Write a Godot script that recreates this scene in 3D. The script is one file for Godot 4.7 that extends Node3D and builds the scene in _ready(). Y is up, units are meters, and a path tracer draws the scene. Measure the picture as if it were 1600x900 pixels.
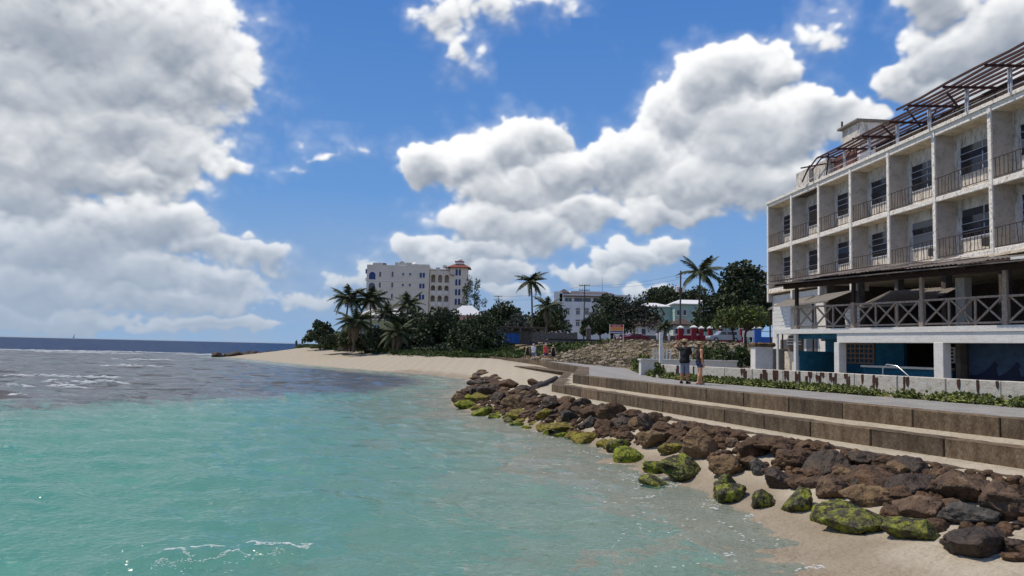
extends Node3D
# A Caribbean cove: derelict seafront hotel, promenade with stepped sea walls, boulders, turquoise shallows, cumulus sky.
# World: x to the right, y up, sea level at y = 0, the camera looks along -z. V(x, y, d) takes the distance d ahead of the camera's spot.

var used := {}
var mats := {}
var rng := RandomNumberGenerator.new()

func V(x: float, y: float, d: float) -> Vector3:
	return Vector3(x, y, -d)

# ---------------------------------------------------------------- mesh builder
class MB:
	var v := PackedVector3Array()
	var n := PackedVector3Array()
	var c := PackedColorArray()
	var col := Color(1, 1, 1)
	func tri(a: Vector3, b: Vector3, d: Vector3, out := Vector3.ZERO) -> void:
		var m := (b - a).cross(d - a)
		if m.length_squared() < 1e-14:
			return
		m = m.normalized()
		if out != Vector3.ZERO and m.dot(out) < 0.0:
			m = -m
			v.append_array([a, b, d])
		else:
			v.append_array([a, d, b])
		n.append_array([m, m, m])
		c.append_array([col, col, col])
	func quad(a: Vector3, b: Vector3, d: Vector3, e: Vector3, out := Vector3.ZERO) -> void:
		tri(a, b, d, out)
		tri(a, d, e, out)
	func box(at: Vector3, size: Vector3, turn := Basis.IDENTITY) -> void:
		var h := size * 0.5
		for a in 3:
			for s in [-1.0, 1.0]:
				var b := (a + 1) % 3
				var g := (a + 2) % 3
				var p: Array[Vector3] = []
				for q in [[-1, -1], [1, -1], [1, 1], [-1, 1]]:
					var w := Vector3.ZERO
					w[a] = h[a] * s
					w[b] = h[b] * q[0]
					w[g] = h[g] * q[1]
					p.append(at + turn * w)
				var o := Vector3.ZERO
				o[a] = s
				quad(p[0], p[1], p[2], p[3], turn * o)
	func cbox(at: Vector3, size: Vector3, ch: float, turn := Basis.IDENTITY) -> void:
		var h := size * 0.5
		var k := h - Vector3.ONE * ch
		for a in 3:
			var b := (a + 1) % 3
			var g := (a + 2) % 3
			for s in [-1.0, 1.0]:
				var p: Array[Vector3] = []
				for q in [[-1, -1], [1, -1], [1, 1], [-1, 1]]:
					var w := Vector3.ZERO
					w[a] = h[a] * s
					w[b] = k[b] * q[0]
					w[g] = k[g] * q[1]
					p.append(at + turn * w)
				var o := Vector3.ZERO
				o[a] = s
				quad(p[0], p[1], p[2], p[3], turn * o)
				for t in [-1.0, 1.0]:
					var e: Array[Vector3] = []
					for q in [[1, -1], [1, 1], [0, 1], [0, -1]]:
						var w := Vector3.ZERO
						w[a] = (h[a] if q[0] == 1 else k[a]) * s
						w[b] = (k[b] if q[0] == 1 else h[b]) * t
						w[g] = k[g] * q[1]
						e.append(at + turn * w)
					o = Vector3.ZERO
					o[a] = s
					o[b] = t
					quad(e[0], e[1], e[2], e[3], turn * o)
		for sx in [-1.0, 1.0]:
			for sy in [-1.0, 1.0]:
				for sz in [-1.0, 1.0]:
					var s := Vector3(sx, sy, sz)
					tri(at + turn * (Vector3(h.x, k.y, k.z) * s), at + turn * (Vector3(k.x, h.y, k.z) * s), at + turn * (Vector3(k.x, k.y, h.z) * s), turn * s)
	func beam(a: Vector3, b: Vector3, w: float, h: float) -> void:
		var x := (b - a).normalized()
		var up := Vector3.UP if absf(x.y) < 0.95 else Vector3.RIGHT
		var z := x.cross(up).normalized()
		box((a + b) * 0.5, Vector3(a.distance_to(b), h, w), Basis(x, z.cross(x), z))
	func ring(at: Vector3, x: Vector3, y: Vector3, r: float, sides: int) -> PackedVector3Array:
		var p := PackedVector3Array()
		for k in sides:
			p.append(at + (x * cos(TAU * k / sides) + y * sin(TAU * k / sides)) * r)
		return p
	func tube(pts: Array, radii: Array, sides := 6, caps := true) -> void:
		var rings := []
		var dirs := []
		var x := Vector3.ZERO
		for i in pts.size():
			var t: Vector3 = (pts[mini(i + 1, pts.size() - 1)] - pts[maxi(i - 1, 0)]).normalized()
			if x == Vector3.ZERO:
				x = t.cross(Vector3(0.31, 0.2, 0.93)).normalized()
			x = (x - t * x.dot(t)).normalized()
			var y := t.cross(x)
			rings.append(ring(pts[i], x, y, radii[mini(i, radii.size() - 1)], sides))
			dirs.append(t)
		for i in pts.size() - 1:
			for k in sides:
				var l := (k + 1) % sides
				var A: Vector3 = rings[i][k]
				var B: Vector3 = rings[i][l]
				var C: Vector3 = rings[i + 1][l]
				var D: Vector3 = rings[i + 1][k]
				var na: Vector3 = (A - pts[i]).normalized()
				var nb: Vector3 = (B - pts[i]).normalized()
				var nc: Vector3 = (C - pts[i + 1]).normalized()
				var nd: Vector3 = (D - pts[i + 1]).normalized()
				v.append_array([A, C, B, A, D, C])
				n.append_array([na, nc, nb, na, nd, nc])
				c.append_array([col, col, col, col, col, col])
		if caps:
			for e in [0, pts.size() - 1]:
				for k in range(1, sides - 1):
					tri(rings[e][0], rings[e][k], rings[e][k + 1], -dirs[e] if e == 0 else dirs[e])
	func lathe(at: Vector3, prof: Array, sides := 12, turn := Basis.IDENTITY) -> void:
		for i in prof.size() - 1:
			var p: Vector2 = prof[i]
			var q: Vector2 = prof[i + 1]
			var sl := Vector2(q.y - p.y, -(q.x - p.x)).normalized()
			for k in sides:
				var a := TAU * k / sides
				var b := TAU * (k + 1) / sides
				var da := Vector3(cos(a), 0, sin(a))
				var db := Vector3(cos(b), 0, sin(b))
				var A := at + turn * (da * p.x + Vector3.UP * p.y)
				var B := at + turn * (db * p.x + Vector3.UP * p.y)
				var C := at + turn * (db * q.x + Vector3.UP * q.y)
				var D := at + turn * (da * q.x + Vector3.UP * q.y)
				var na := turn * (da * sl.x + Vector3.UP * sl.y)
				var nb := turn * (db * sl.x + Vector3.UP * sl.y)
				v.append_array([A, B, C, A, C, D])
				n.append_array([na, nb, nb, na, nb, na])
				c.append_array([col, col, col, col, col, col])
	func prism(poly: PackedVector2Array, z0: float, z1: float, f: Callable) -> void:
		# a flat outline with thickness; f turns (u, v, w) into a point
		var ids := Geometry2D.triangulate_polygon(poly)
		var o: Vector3 = f.call(0.0, 0.0, 1.0) - f.call(0.0, 0.0, 0.0)
		for k in range(0, ids.size(), 3):
			var p := poly[ids[k]]
			var q := poly[ids[k + 1]]
			var r := poly[ids[k + 2]]
			tri(f.call(p.x, p.y, z1), f.call(q.x, q.y, z1), f.call(r.x, r.y, z1), o)
			tri(f.call(p.x, p.y, z0), f.call(q.x, q.y, z0), f.call(r.x, r.y, z0), -o)
		var turn := -1.0 if Geometry2D.is_polygon_clockwise(poly) else 1.0
		for k in poly.size():
			var p := poly[k]
			var q := poly[(k + 1) % poly.size()]
			var m := Vector2(q.y - p.y, p.x - q.x) * turn
			var out: Vector3 = f.call(m.x, m.y, 0.0) - f.call(0.0, 0.0, 0.0)
			quad(f.call(p.x, p.y, z0), f.call(q.x, q.y, z0), f.call(q.x, q.y, z1), f.call(p.x, p.y, z1), out)
	func mesh() -> ArrayMesh:
		var a := []
		a.resize(Mesh.ARRAY_MAX)
		a[Mesh.ARRAY_VERTEX] = v
		a[Mesh.ARRAY_NORMAL] = n
		a[Mesh.ARRAY_COLOR] = c
		var m := ArrayMesh.new()
		m.add_surface_from_arrays(Mesh.PRIMITIVE_TRIANGLES, a)
		return m

# ---------------------------------------------------------------- naming and tagging
func numbered(parent: Node, called: String) -> String:
	var key := str(parent.get_instance_id()) + called
	var k: int = used.get(key, 0)
	used[key] = k + 1
	return called if k == 0 else "%s_%03d" % [called, k]

func tag(o: Node, label: String, category: String, group := "", kind := "") -> Node:
	if label: o.set_meta("label", label)
	if category: o.set_meta("category", category)
	if group: o.set_meta("group", group)
	if kind: o.set_meta("kind", kind)
	return o

func thing(called: String, label: String, category: String, at := Vector3.ZERO, turn := 0.0, group := "") -> Node3D:
	var o := Node3D.new()
	o.name = numbered(self, called)
	add_child(o)
	o.position = at
	o.rotation.y = turn
	tag(o, label, category, group)
	return o

func put(mesh: Mesh, called: String, m: Material, parent: Node = self, xf := Transform3D.IDENTITY) -> MeshInstance3D:
	var o := MeshInstance3D.new()
	o.name = numbered(parent, called)
	o.mesh = mesh
	o.material_override = m
	o.transform = xf
	parent.add_child(o)
	return o

func box_part(called: String, m: Material, parent: Node, at: Vector3, size: Vector3, ch := 0.0, turn := Basis.IDENTITY) -> MeshInstance3D:
	var b := MB.new()
	if ch > 0.0: b.cbox(Vector3.ZERO, size, ch)
	else: b.box(Vector3.ZERO, size)
	return put(b.mesh(), called, m, parent, Transform3D(turn, at))

func structure(mesh: Mesh, called: String, m: Material) -> MeshInstance3D:
	var o := put(mesh, called, m)
	o.set_meta("kind", "structure")
	return o

# ---------------------------------------------------------------- textures and materials
func noise_bytes(seed_: int, freq: float, oct: int, size: int, type := FastNoiseLite.TYPE_SIMPLEX_SMOOTH) -> PackedByteArray:
	var f := FastNoiseLite.new()
	f.seed = seed_
	f.noise_type = type
	f.frequency = freq
	f.fractal_octaves = oct
	var im := f.get_seamless_image(size, size)
	im.convert(Image.FORMAT_L8)
	return im.get_data()

func ramp_image(seed_: int, f1: float, f2: float, mix_: float, stops: Array, size := 384) -> Image:
	# coarse and fine noise mixed, then coloured with a ramp of sRGB stops [[at, Color], ...]
	var g := Gradient.new()
	var off := PackedFloat32Array()
	var cols := PackedColorArray()
	for s in stops:
		off.append(s[0])
		cols.append(s[1])
	g.offsets = off
	g.colors = cols
	var lut := PackedByteArray()
	for k in 256:
		var q := g.sample(k / 255.0)
		lut.append_array([int(q.r * 255), int(q.g * 255), int(q.b * 255)])
	var a := noise_bytes(seed_, f1, 4, size)
	var b := noise_bytes(seed_ + 7, f2, 4, size)
	var out := PackedByteArray()
	out.resize(size * size * 3)
	for k in size * size:
		var t := clampi(int(a[k] * (1.0 - mix_) + b[k] * mix_), 0, 255) * 3
		out[k * 3] = lut[t]
		out[k * 3 + 1] = lut[t + 1]
		out[k * 3 + 2] = lut[t + 2]
	return Image.create_from_data(size, size, false, Image.FORMAT_RGB8, out)

func bump_texture(seed_: int, freq: float, oct: int, strength: float, size := 384) -> ImageTexture:
	var im := Image.create_from_data(size, size, false, Image.FORMAT_L8, noise_bytes(seed_, freq, oct, size))
	im.convert(Image.FORMAT_RGBA8)
	im.bump_map_to_normal_map(strength)
	return ImageTexture.create_from_image(im)

func plain(called: String, col: Color, rough := 0.8, metal := 0.0) -> StandardMaterial3D:
	# col: sRGB
	var m := StandardMaterial3D.new()
	m.resource_name = called
	m.albedo_color = col
	m.roughness = rough
	m.metallic = metal
	mats[called] = m
	return m

func textured(called: String, im: Image, scale_: float, rough := 0.9, bump: Texture2D = null, bump_by := 1.0) -> StandardMaterial3D:
	var m := plain(called, Color(1, 1, 1), rough)
	m.albedo_texture = ImageTexture.create_from_image(im)
	m.uv1_triplanar = true
	m.uv1_world_triplanar = true
	m.uv1_scale = Vector3.ONE * scale_
	if bump:
		m.normal_enabled = true
		m.normal_texture = bump
		m.normal_scale = bump_by
	return m

func vertex_coloured(called: String, rough := 0.7, back := 0.0) -> StandardMaterial3D:
	var m := plain(called, Color(1, 1, 1), rough)
	m.vertex_color_use_as_albedo = true
	if back > 0.0:
		m.backlight_enabled = true
		m.backlight = Color(back, back, back)
	return m

func G(r: float, g: float, b: float) -> Color:
	# a photographed 0-255 colour as sRGB
	return Color(r / 255.0, g / 255.0, b / 255.0)

func L(r: float, g: float, b: float) -> Color:
	return Color(r, g, b).linear_to_srgb()

# ---------------------------------------------------------------- sky
const SKY_W := 4096
const SKY_H := 2048
var sky_bytes := PackedByteArray()
var cn := FastNoiseLite.new()
var wn := FastNoiseLite.new()
var dn := FastNoiseLite.new()

func cloud_list() -> Array:
	# [azimuth, elevation, half width, half height] in degrees; azimuth 0 is straight ahead
	var a := []
	var px := [
		[100,55,215,120],[270,70,105,95],[325,125,60,62],[200,140,170,75],[30,130,160,120],[362,150,28,28],[180,205,150,55],[258,248,75,40],[60,230,140,70],[150,275,150,35],
		[190,352,125,48],[262,356,75,42],[80,400,160,60],[312,388,52,28],[200,425,120,36],[402,404,52,26],[345,442,60,22],[50,455,160,45],[240,465,150,26],
		[370,270,34,20,0.6],[505,250,46,13,0.3],[445,263,46,14,0.3],[377,368,18,10,0.5],[690,22,50,40,0.5],[714,82,34,32,0.4],[760,8,70,24,0.4],[840,2,60,12,0.3],[560,230,60,20,0.22],[920,270,46,44],[905,330,60,34],
		[668,266,46,42],[740,262,66,40],[806,238,56,50],[850,214,42,34],[790,300,110,50],[868,272,58,48],[765,350,80,36],[835,362,80,40],[740,392,85,22],[690,404,55,18],[636,398,34,30],
		[1000,252,86,56],[958,262,46,46],[1060,188,62,56],[1108,138,58,58],[1160,118,66,44],[1220,112,42,26],[1150,220,110,100],[1080,290,130,58],[1230,205,80,66],[1200,292,120,50],[1040,332,90,22],[1290,180,56,40],[1335,200,46,36],[1285,62,30,40,0.35],
		[985,400,72,24],[1045,384,40,20],[930,426,60,20],[760,424,80,22],[690,446,60,16],[590,446,80,26,0.6],[800,452,50,14],[1010,452,34,12],
		[1412,134,46,34],[1498,92,86,56],[1570,60,90,90],[1470,142,60,24],[1610,150,110,56],[20,500,220,22],[330,505,120,14],[470,470,90,26,0.4],[1350,300,70,40,0.35]]
	for p in px:
		var x: float = (p[0] - 800.0) / 1230.0
		var y: float = -(p[1] - 450.0) / 1230.0
		var r := Basis.from_euler(Vector3(deg_to_rad(4.4), 0, 0)) * Basis(Vector3(0, 0, 1), deg_to_rad(1.32)) * Vector3(x, y, -1).normalized()
		a.append([rad_to_deg(atan2(r.x, -r.z)), rad_to_deg(asin(r.y)), p[2] / 1230.0 * 60.0, p[3] / 1230.0 * 60.0, p[4] if p.size() > 4 else 1.0])
	rng.seed = 77
	for k in 46:
		# the same kind of heaps round the rest of the sky and overhead
		var az := rng.randf_range(42, 318)
		var el := rng.randf_range(2, 30)
		if k > 34:
			az = rng.randf_range(0, 360)
			el = rng.randf_range(40, 75)
		var big := rng.randf_range(2.5, 7.0)
		for j in 9:
			a.append([az + rng.randfn() * big * 1.3, maxf(1.0, el + rng.randfn() * big * 0.55), big * rng.randf_range(0.4, 1.1), big * rng.randf_range(0.3, 0.75), 1.0])
	return a

func paint_sky(clouds: Array, x0: int, x1: int, y0: int, y1: int, step: int) -> void:
	# columns run with the azimuth from straight ahead, rows from the zenith down
	var w := (x1 - x0) / step + 1
	var h := (y1 - y0) / step + 1
	var wx := PackedFloat32Array()
	var wy := PackedFloat32Array()
	var fb := PackedFloat32Array()
	var f := PackedFloat32Array()
	var lf := PackedFloat32Array()
	var fd := PackedFloat32Array()
	for q in [wx, wy, fb, f, lf, fd]: q.resize(w * h)
	for j in h:
		var el := PI * 0.5 - PI * (y0 + j * step + 0.5) / SKY_H
		for i in w:
			var az := TAU * (x0 + i * step + 0.5) / SKY_W
			var d := Vector3(sin(az) * cos(el), sin(el) * 1.25, -cos(az) * cos(el))
			var k := j * w + i
			wx[k] = wn.get_noise_3dv(d)
			wy[k] = wn.get_noise_3dv(d + Vector3(5, 1, 2))
			fb[k] = cn.get_noise_3dv(d)
			fd[k] = absf(dn.get_noise_3dv(d * 0.8)) * 0.62 + absf(dn.get_noise_3dv(d * 1.9)) * 0.34 + absf(dn.get_noise_3dv(d * 4.2)) * 0.18 - 0.34
			f[k] = -0.6
	var ppd := SKY_W / 360.0
	for c in clouds:
		var cx: float = c[0] * ppd
		if cx < x0 - 600: cx += SKY_W
		if cx > x1 + 600: cx -= SKY_W
		var cy: float = (90.0 - c[1]) * ppd
		var widen := 1.0 / maxf(0.25, cos(deg_to_rad(c[1])))
		var rx: float = c[2] * ppd * widen
		var ry: float = c[3] * ppd
		var i0 := clampi(int((cx - rx * 1.7 - x0) / step), 0, w)
		var i1 := clampi(int((cx + rx * 1.7 - x0) / step) + 1, 0, w)
		var j0 := clampi(int((cy - ry * 1.7 - y0) / step), 0, h)
		var j1 := clampi(int((cy + ry * 1.7 - y0) / step) + 1, 0, h)
		for j in range(j0, j1):
			for i in range(i0, i1):
				var k := j * w + i
				var u := (x0 + i * step - cx + wx[k] * 15.0) / rx
				var t := (y0 + j * step - cy + wy[k] * 13.0) / ry
				if t > 0.0: t *= 1.15
				var s: float = 1.0 - sqrt(u * u + t * t)
				if c[4] < 1.0: s = s * c[4] - 0.12 * (1.0 - c[4])
				if s > f[k] - 0.25:
					var m := maxf(s, f[k])
					var own := clampf((s - f[k]) / 0.5 + 0.5, 0.0, 1.0)
					lf[k] = lerpf(lf[k], clampf(-t, -1.0, 1.0), own)
					var q := maxf(0.25 - absf(s - f[k]), 0.0)
					f[k] = m + q * q
	for k in w * h:
		f[k] += fb[k] * 0.42 + fd[k] * 0.42
	for j in h:
		var row := y0 + j * step
		var el := 90.0 - 180.0 * (row + 0.5) / SKY_H
		var t := clampf(el / 32.0, 0.0, 1.0)
		# clear air: pale at the horizon, deep blue above (linear light)
		var air := Vector3(0.185, 0.345, 0.56).lerp(Vector3(0.058, 0.19, 0.49), pow(t, 0.55)).lerp(Vector3(0.024, 0.098, 0.34), clampf((el - 8.0) / 40.0, 0.0, 1.0))
		for i in w:
			var k := j * w + i
			# soft body of the cloud, and a thin veil that reaches beyond it
			var a := clampf(f[k] / (0.13 + 0.3 * clampf(0.45 - lf[k] * 0.6 + fb[k] * 0.5, 0.0, 1.0)), 0.0, 1.0)
			a = a * a * (3.0 - 2.0 * a)
			var veil := clampf((f[k] + 0.42) / 0.7, 0.0, 1.0)
			a = maxf(a, veil * veil * clampf(0.28 + fb[k] * 0.7, 0.0, 0.5))
			var c := air
			if a > 0.0:
				var up := f[maxi(j - maxi(7 / step, 1), 0) * w + i]
				var lt := f[j * w + maxi(i - maxi(6 / step, 1), 0)]
				var thick := clampf((f[k] - 0.15) / 0.7, 0.0, 1.0)
				var rim := 1.0 - thick * 0.7
				var lit := 0.60 + lf[k] * 0.32 + (clampf(f[k] - up, -0.25, 0.25) * 0.6 + clampf(f[k] - lt, -0.25, 0.25) * 0.4 + fd[k] * 0.3) * rim + fb[k] * 0.3
				lit = clampf(lit - thick * 0.3, 0.0, 1.0)
				lit = lit * lit * (3.0 - 2.0 * lit)
				var cl := Vector3(0.21, 0.245, 0.30).lerp(Vector3(0.80, 0.80, 0.795), lit)
				cl = cl.lerp(Vector3(0.30, 0.385, 0.51), clampf(1.0 - el / 9.0, 0.0, 1.0) * 0.55)
				c = air.lerp(cl, a * 0.97)
			# haze of distant showers low over the sea
			var hz := clampf(1.0 - el / 11.0, 0.0, 1.0) * clampf(0.42 + fb[k] * 0.7 + 0.42 * cos(TAU * (x0 + i * step) / SKY_W + deg_to_rad(60.0)), 0.0, 0.88)
			c = c.lerp(Vector3(0.27, 0.335, 0.43), hz)
			var r := int(clampf(pow(c.x, 0.4545), 0, 1) * 255.0)
			var g := int(clampf(pow(c.y, 0.4545), 0, 1) * 255.0)
			var b := int(clampf(pow(c.z, 0.4545), 0, 1) * 255.0)
			for jj in step:
				if row + jj >= SKY_H: break
				for ii in step:
					var o := ((row + jj) * SKY_W + posmod(x0 + i * step + ii, SKY_W)) * 3
					sky_bytes[o] = r
					sky_bytes[o + 1] = g
					sky_bytes[o + 2] = b

func make_sky() -> PanoramaSkyMaterial:
	cn.seed = 11
	cn.noise_type = FastNoiseLite.TYPE_SIMPLEX_SMOOTH
	cn.frequency = 3.6
	cn.fractal_octaves = 6
	cn.fractal_gain = 0.6
	dn.seed = 41
	dn.frequency = 17.0
	dn.fractal_octaves = 1
	wn.seed = 23
	wn.frequency = 16.0
	wn.fractal_octaves = 3
	sky_bytes.resize(SKY_W * SKY_H * 3)
	sky_bytes.fill(120)
	var clouds := cloud_list()
	paint_sky(clouds, 456, SKY_W - 456, 0, 1026, 6)
	paint_sky(clouds, -456, 456, 0, 684, 6)
	paint_sky(clouds, -456, 456, 684, 1026, 1)
	var m := PanoramaSkyMaterial.new()
	m.panorama = ImageTexture.create_from_image(Image.create_from_data(SKY_W, SKY_H, false, Image.FORMAT_RGB8, sky_bytes))
	return m

func set_stage() -> void:
	var cam := Camera3D.new()
	cam.name = "camera"
	cam.fov = rad_to_deg(2.0 * atan(450.0 / 1230.0))
	cam.near = 0.1
	cam.far = 20000.0
	add_child(cam)
	cam.transform = Transform3D(Basis.from_euler(Vector3(deg_to_rad(4.4), 0, 0)) * Basis(Vector3(0, 0, 1), deg_to_rad(1.32)), Vector3(0, 3.2, 0))
	cam.current = true
	var e := Environment.new()
	e.background_mode = Environment.BG_SKY
	e.sky = Sky.new()
	e.sky.sky_material = make_sky()
	e.background_energy_multiplier = 1.0
	e.tonemap_mode = Environment.TONE_MAPPER_LINEAR
	e.tonemap_exposure = 1.35
	e.sdfgi_enabled = true
	e.ssao_enabled = true
	e.ssil_enabled = true
	var w := WorldEnvironment.new()
	w.environment = e
	add_child(w)
	var sun := DirectionalLight3D.new()
	sun.name = "sun"
	sun.light_energy = 0.85
	sun.light_color = Color(1.0, 0.95, 0.87)
	sun.light_angular_distance = 0.5
	sun.shadow_enabled = true
	add_child(sun)
	var az := deg_to_rad(-68.0)
	var el := deg_to_rad(60.0)
	sun.look_at_from_position(Vector3.ZERO, -Vector3(sin(az) * cos(el), sin(el), -cos(az) * cos(el)))

# ---------------------------------------------------------------- shoreline, terrain
# waterline, points (x, distance ahead)
var shore := PackedVector2Array([Vector2(3.6, -6), Vector2(4.3, 4), Vector2(4.7, 9), Vector2(4.8, 11.8), Vector2(4.95, 13.9), Vector2(4.9, 16.3), Vector2(4.4, 19.2), Vector2(3.75, 22.4), Vector2(2.95, 26.8), Vector2(1.6, 30.3), Vector2(-0.4, 36), Vector2(-2.4, 41), Vector2(-3.2, 46), Vector2(-3.6, 52), Vector2(-3.4, 60), Vector2(-3.1, 70), Vector2(-4.2, 80), Vector2(-7.6, 88.5), Vector2(-12, 94.5), Vector2(-22.7, 109.3), Vector2(-32.9, 124.3), Vector2(-41, 137.5), Vector2(-53.6, 158.6), Vector2(-61, 169), Vector2(-63, 178), Vector2(-62, 190), Vector2(-58, 205), Vector2(-56, 225), Vector2(-55, 260), Vector2(-60, 320), Vector2(-75, 420)])
# top of the sand, points (x, distance, height)
var sand_top := [Vector3(13.5, -6, 1.05), Vector3(12.4, 4, 1.05), Vector3(11.5, 9, 1.05), Vector3(9.46, 14.6, 1.05), Vector3(7.35, 20.1, 1.05), Vector3(5.65, 25, 1.05), Vector3(4.95, 27.1, 1.05), Vector3(3.3, 31.7, 1.05), Vector3(2.4, 34.1, 1.06), Vector3(1.2, 39.5, 1.1), Vector3(2.6, 50, 1.2), Vector3(3.3, 60, 1.3), Vector3(0.6, 77, 1.45), Vector3(-1.3, 106, 1.75), Vector3(-5, 117, 1.9), Vector3(-9, 119, 1.92), Vector3(-15.7, 131, 1.95), Vector3(-24, 148, 2.0), Vector3(-32, 163, 2.1), Vector3(-40, 175, 2.3), Vector3(-48, 186, 2.5), Vector3(-51, 198, 2.6), Vector3(-49, 226, 2.6), Vector3(-47, 262, 2.6), Vector3(-50, 320, 2.6), Vector3(-64, 420, 2.6)]
var land := PackedVector2Array()
var upland := PackedVector2Array()
var tn := FastNoiseLite.new()

func near_line(p: Vector2, a: Vector2, b: Vector2) -> float:
	var t := clampf((p - a).dot(b - a) / (b - a).length_squared(), 0.0, 1.0)
	return t

func shore_distance(p: Vector2) -> float:
	# metres inland of the waterline, negative in the water
	var best := 1e9
	for k in shore.size() - 1:
		var t := near_line(p, shore[k], shore[k + 1])
		best = minf(best, p.distance_squared_to(shore[k].lerp(shore[k + 1], t)))
	return sqrt(best) * (1.0 if Geometry2D.is_point_in_polygon(p, land) else -1.0)

var coarse := PackedFloat32Array()

func shore_roughly(x: float, d: float) -> float:
	# the same from a 1.5 m grid worked out once
	if coarse.is_empty():
		for j in 150:
			for i in 210: coarse.append(shore_distance(Vector2(-250.0 + i * 1.5, j * 1.5)))
	var u := clampf((x + 250.0) / 1.5, 0.0, 208.0)
	var v := clampf(d / 1.5, 0.0, 148.0)
	var k := int(v) * 210 + int(u)
	var fu := u - int(u)
	return lerpf(lerpf(coarse[k], coarse[k + 1], fu), lerpf(coarse[k + 210], coarse[k + 211], fu), v - int(v))

var last_height := 0.0

func sand_height(x: float, d: float) -> float:
	last_height = sand_profile(x, d)
	return last_height

func sand_profile(x: float, d: float) -> float:
	var p := Vector2(x, d)
	var w := shore_distance(p)
	var grain := tn.get_noise_2d(x * 6.0, d * 6.0) * 0.05 + tn.get_noise_2d(x * 1.4, d * 1.4) * 0.12
	if w >= 0.0:
		var best := 1e9
		var top := 1.0
		for k in sand_top.size() - 1:
			var a := Vector2(sand_top[k].x, sand_top[k].y)
			var b := Vector2(sand_top[k + 1].x, sand_top[k + 1].y)
			var t := near_line(p, a, b)
			var q := p.distance_squared_to(a.lerp(b, t))
			if q < best:
				best = q
				top = lerpf(sand_top[k].z, sand_top[k + 1].z, t)
		if Geometry2D.is_point_in_polygon(p, upland): return top + (0.05 if d < 42.0 else -0.08)
		var r := w / (w + sqrt(best) + 0.01)
		return top * r + grain * minf(w * 0.25, 1.0) * (1.0 - r)
	# sea bed: a sandy slope, then a flat of reef further out
	var deep := -w
	var y := -0.04 * minf(deep, 7.0) - 0.10 * clampf(deep - 7.0, 0.0, 13.0) - 0.02 * clampf(deep - 18.0, 0.0, 30.0)
	var reef := reef_at(x, d)
	y = lerpf(y, -0.05 + tn.get_noise_2d(x * 2.2, d * 2.2) * 0.08 + tn.get_noise_2d(x * 9.0, d * 9.0) * 0.07, reef)
	return y + grain * minf(deep * 0.2, 1.0)

func reef_at(x: float, d: float) -> float:
	# where the reef flat lies: beyond a wavering line from (-20, 32) to (-8, 67), out to 215 m
	var edge := 30.0 + maxf(0.0, x + 24.0) * 1.15 + maxf(0.0, x + 13.5) * 1.1 + tn.get_noise_2d(x * 1.1, d * 0.6) * 7.0 + maxf(0.0, -(x + 24.0)) * -0.12
	var far := smoothstep(225.0, 205.0, d)
	return smoothstep(edge, edge + 13.0, d + tn.get_noise_2d(x * 4.0, d * 4.0) * 2.0) * far * smoothstep(2.0, 7.0, -shore_roughly(x, d))

func murky(x: float, d: float) -> bool:
	# silty water lies inside the reef and thins out over its edge in streaks
	return reef_at(x, d) + tn.get_noise_2d(x * 5.0, d * 16.0) * 0.9 < 0.62

func inland_edge(d: float) -> float:
	# where the land sheet begins: along the promenade's inner edge, then along the top of the sand
	if d < 118.0: return lerpf(21.7 - 0.42 * d, 8.0, smoothstep(28.0, 40.0, d)) if d < 58.0 else lerpf(8.0, -2.0, (d - 58.0) / 56.0)
	for k in sand_top.size() - 1:
		if d >= sand_top[k].y and d <= sand_top[k + 1].y: return lerpf(sand_top[k].x, sand_top[k + 1].x, (d - sand_top[k].y) / (sand_top[k + 1].y - sand_top[k].y))
	return 13.0

func ground_height(x: float, d: float) -> float:
	# land behind the beach and the promenade: rises to the street
	var r := smoothstep(72.0, 104.0, d + maxf(0.0, x - 12.0) * 0.5) * smoothstep(64.0, 80.0, d)
	r *= smoothstep(0.0, 15.0, x - inland_edge(d)) if d < 118.0 else smoothstep(0.0, 24.0, x - inland_edge(d))
	return 1.97 + smoothstep(-20.0, -45.0, x) * 0.5 + 2.5 * r + tn.get_noise_2d(x * 1.2, d * 1.2) * 0.12 + tn.get_noise_2d(x * 5.0, d * 5.0) * 0.06 * (r + 0.2)

func grid_mesh(xs: PackedFloat32Array, ds: PackedFloat32Array, skew: Callable, f: Callable, tint = null, keep = null) -> ArrayMesh:
	# a height field over rows of distances ds; skew(u, d) gives x
	var v := PackedVector3Array()
	var n := PackedVector3Array()
	var c := PackedColorArray()
	var ids := PackedInt32Array()
	var w := xs.size()
	for d in ds:
		for u in xs:
			var x: float = skew.call(u, d)
			v.append(V(x, f.call(x, d), d))
			if tint != null: c.append(tint.call(x, d))
	n.resize(v.size())
	for j in ds.size() - 1:
		for i in w - 1:
			var a := j * w + i
			if keep != null and not keep.call(v[a].x, -v[a].z): continue
			ids.append_array([a, a + w, a + 1, a + 1, a + w, a + w + 1])
			var m := (v[a + 1] - v[a]).cross(v[a + w] - v[a])
			n[a] += m
			n[a + 1] += m
			n[a + w] += m
			n[a + w + 1] += m
	for k in n.size():
		n[k] = n[k].normalized() if n[k].length_squared() > 0.0 else Vector3.UP
	var a := []
	a.resize(Mesh.ARRAY_MAX)
	a[Mesh.ARRAY_VERTEX] = v
	a[Mesh.ARRAY_NORMAL] = n
	a[Mesh.ARRAY_INDEX] = ids
	if tint != null: a[Mesh.ARRAY_COLOR] = c
	var m := ArrayMesh.new()
	m.add_surface_from_arrays(Mesh.PRIMITIVE_TRIANGLES, a)
	return m

func steps(a: float, b: float, count: int) -> PackedFloat32Array:
	var p := PackedFloat32Array()
	for k in count: p.append(lerpf(a, b, k / float(count - 1)))
	return p

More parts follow.
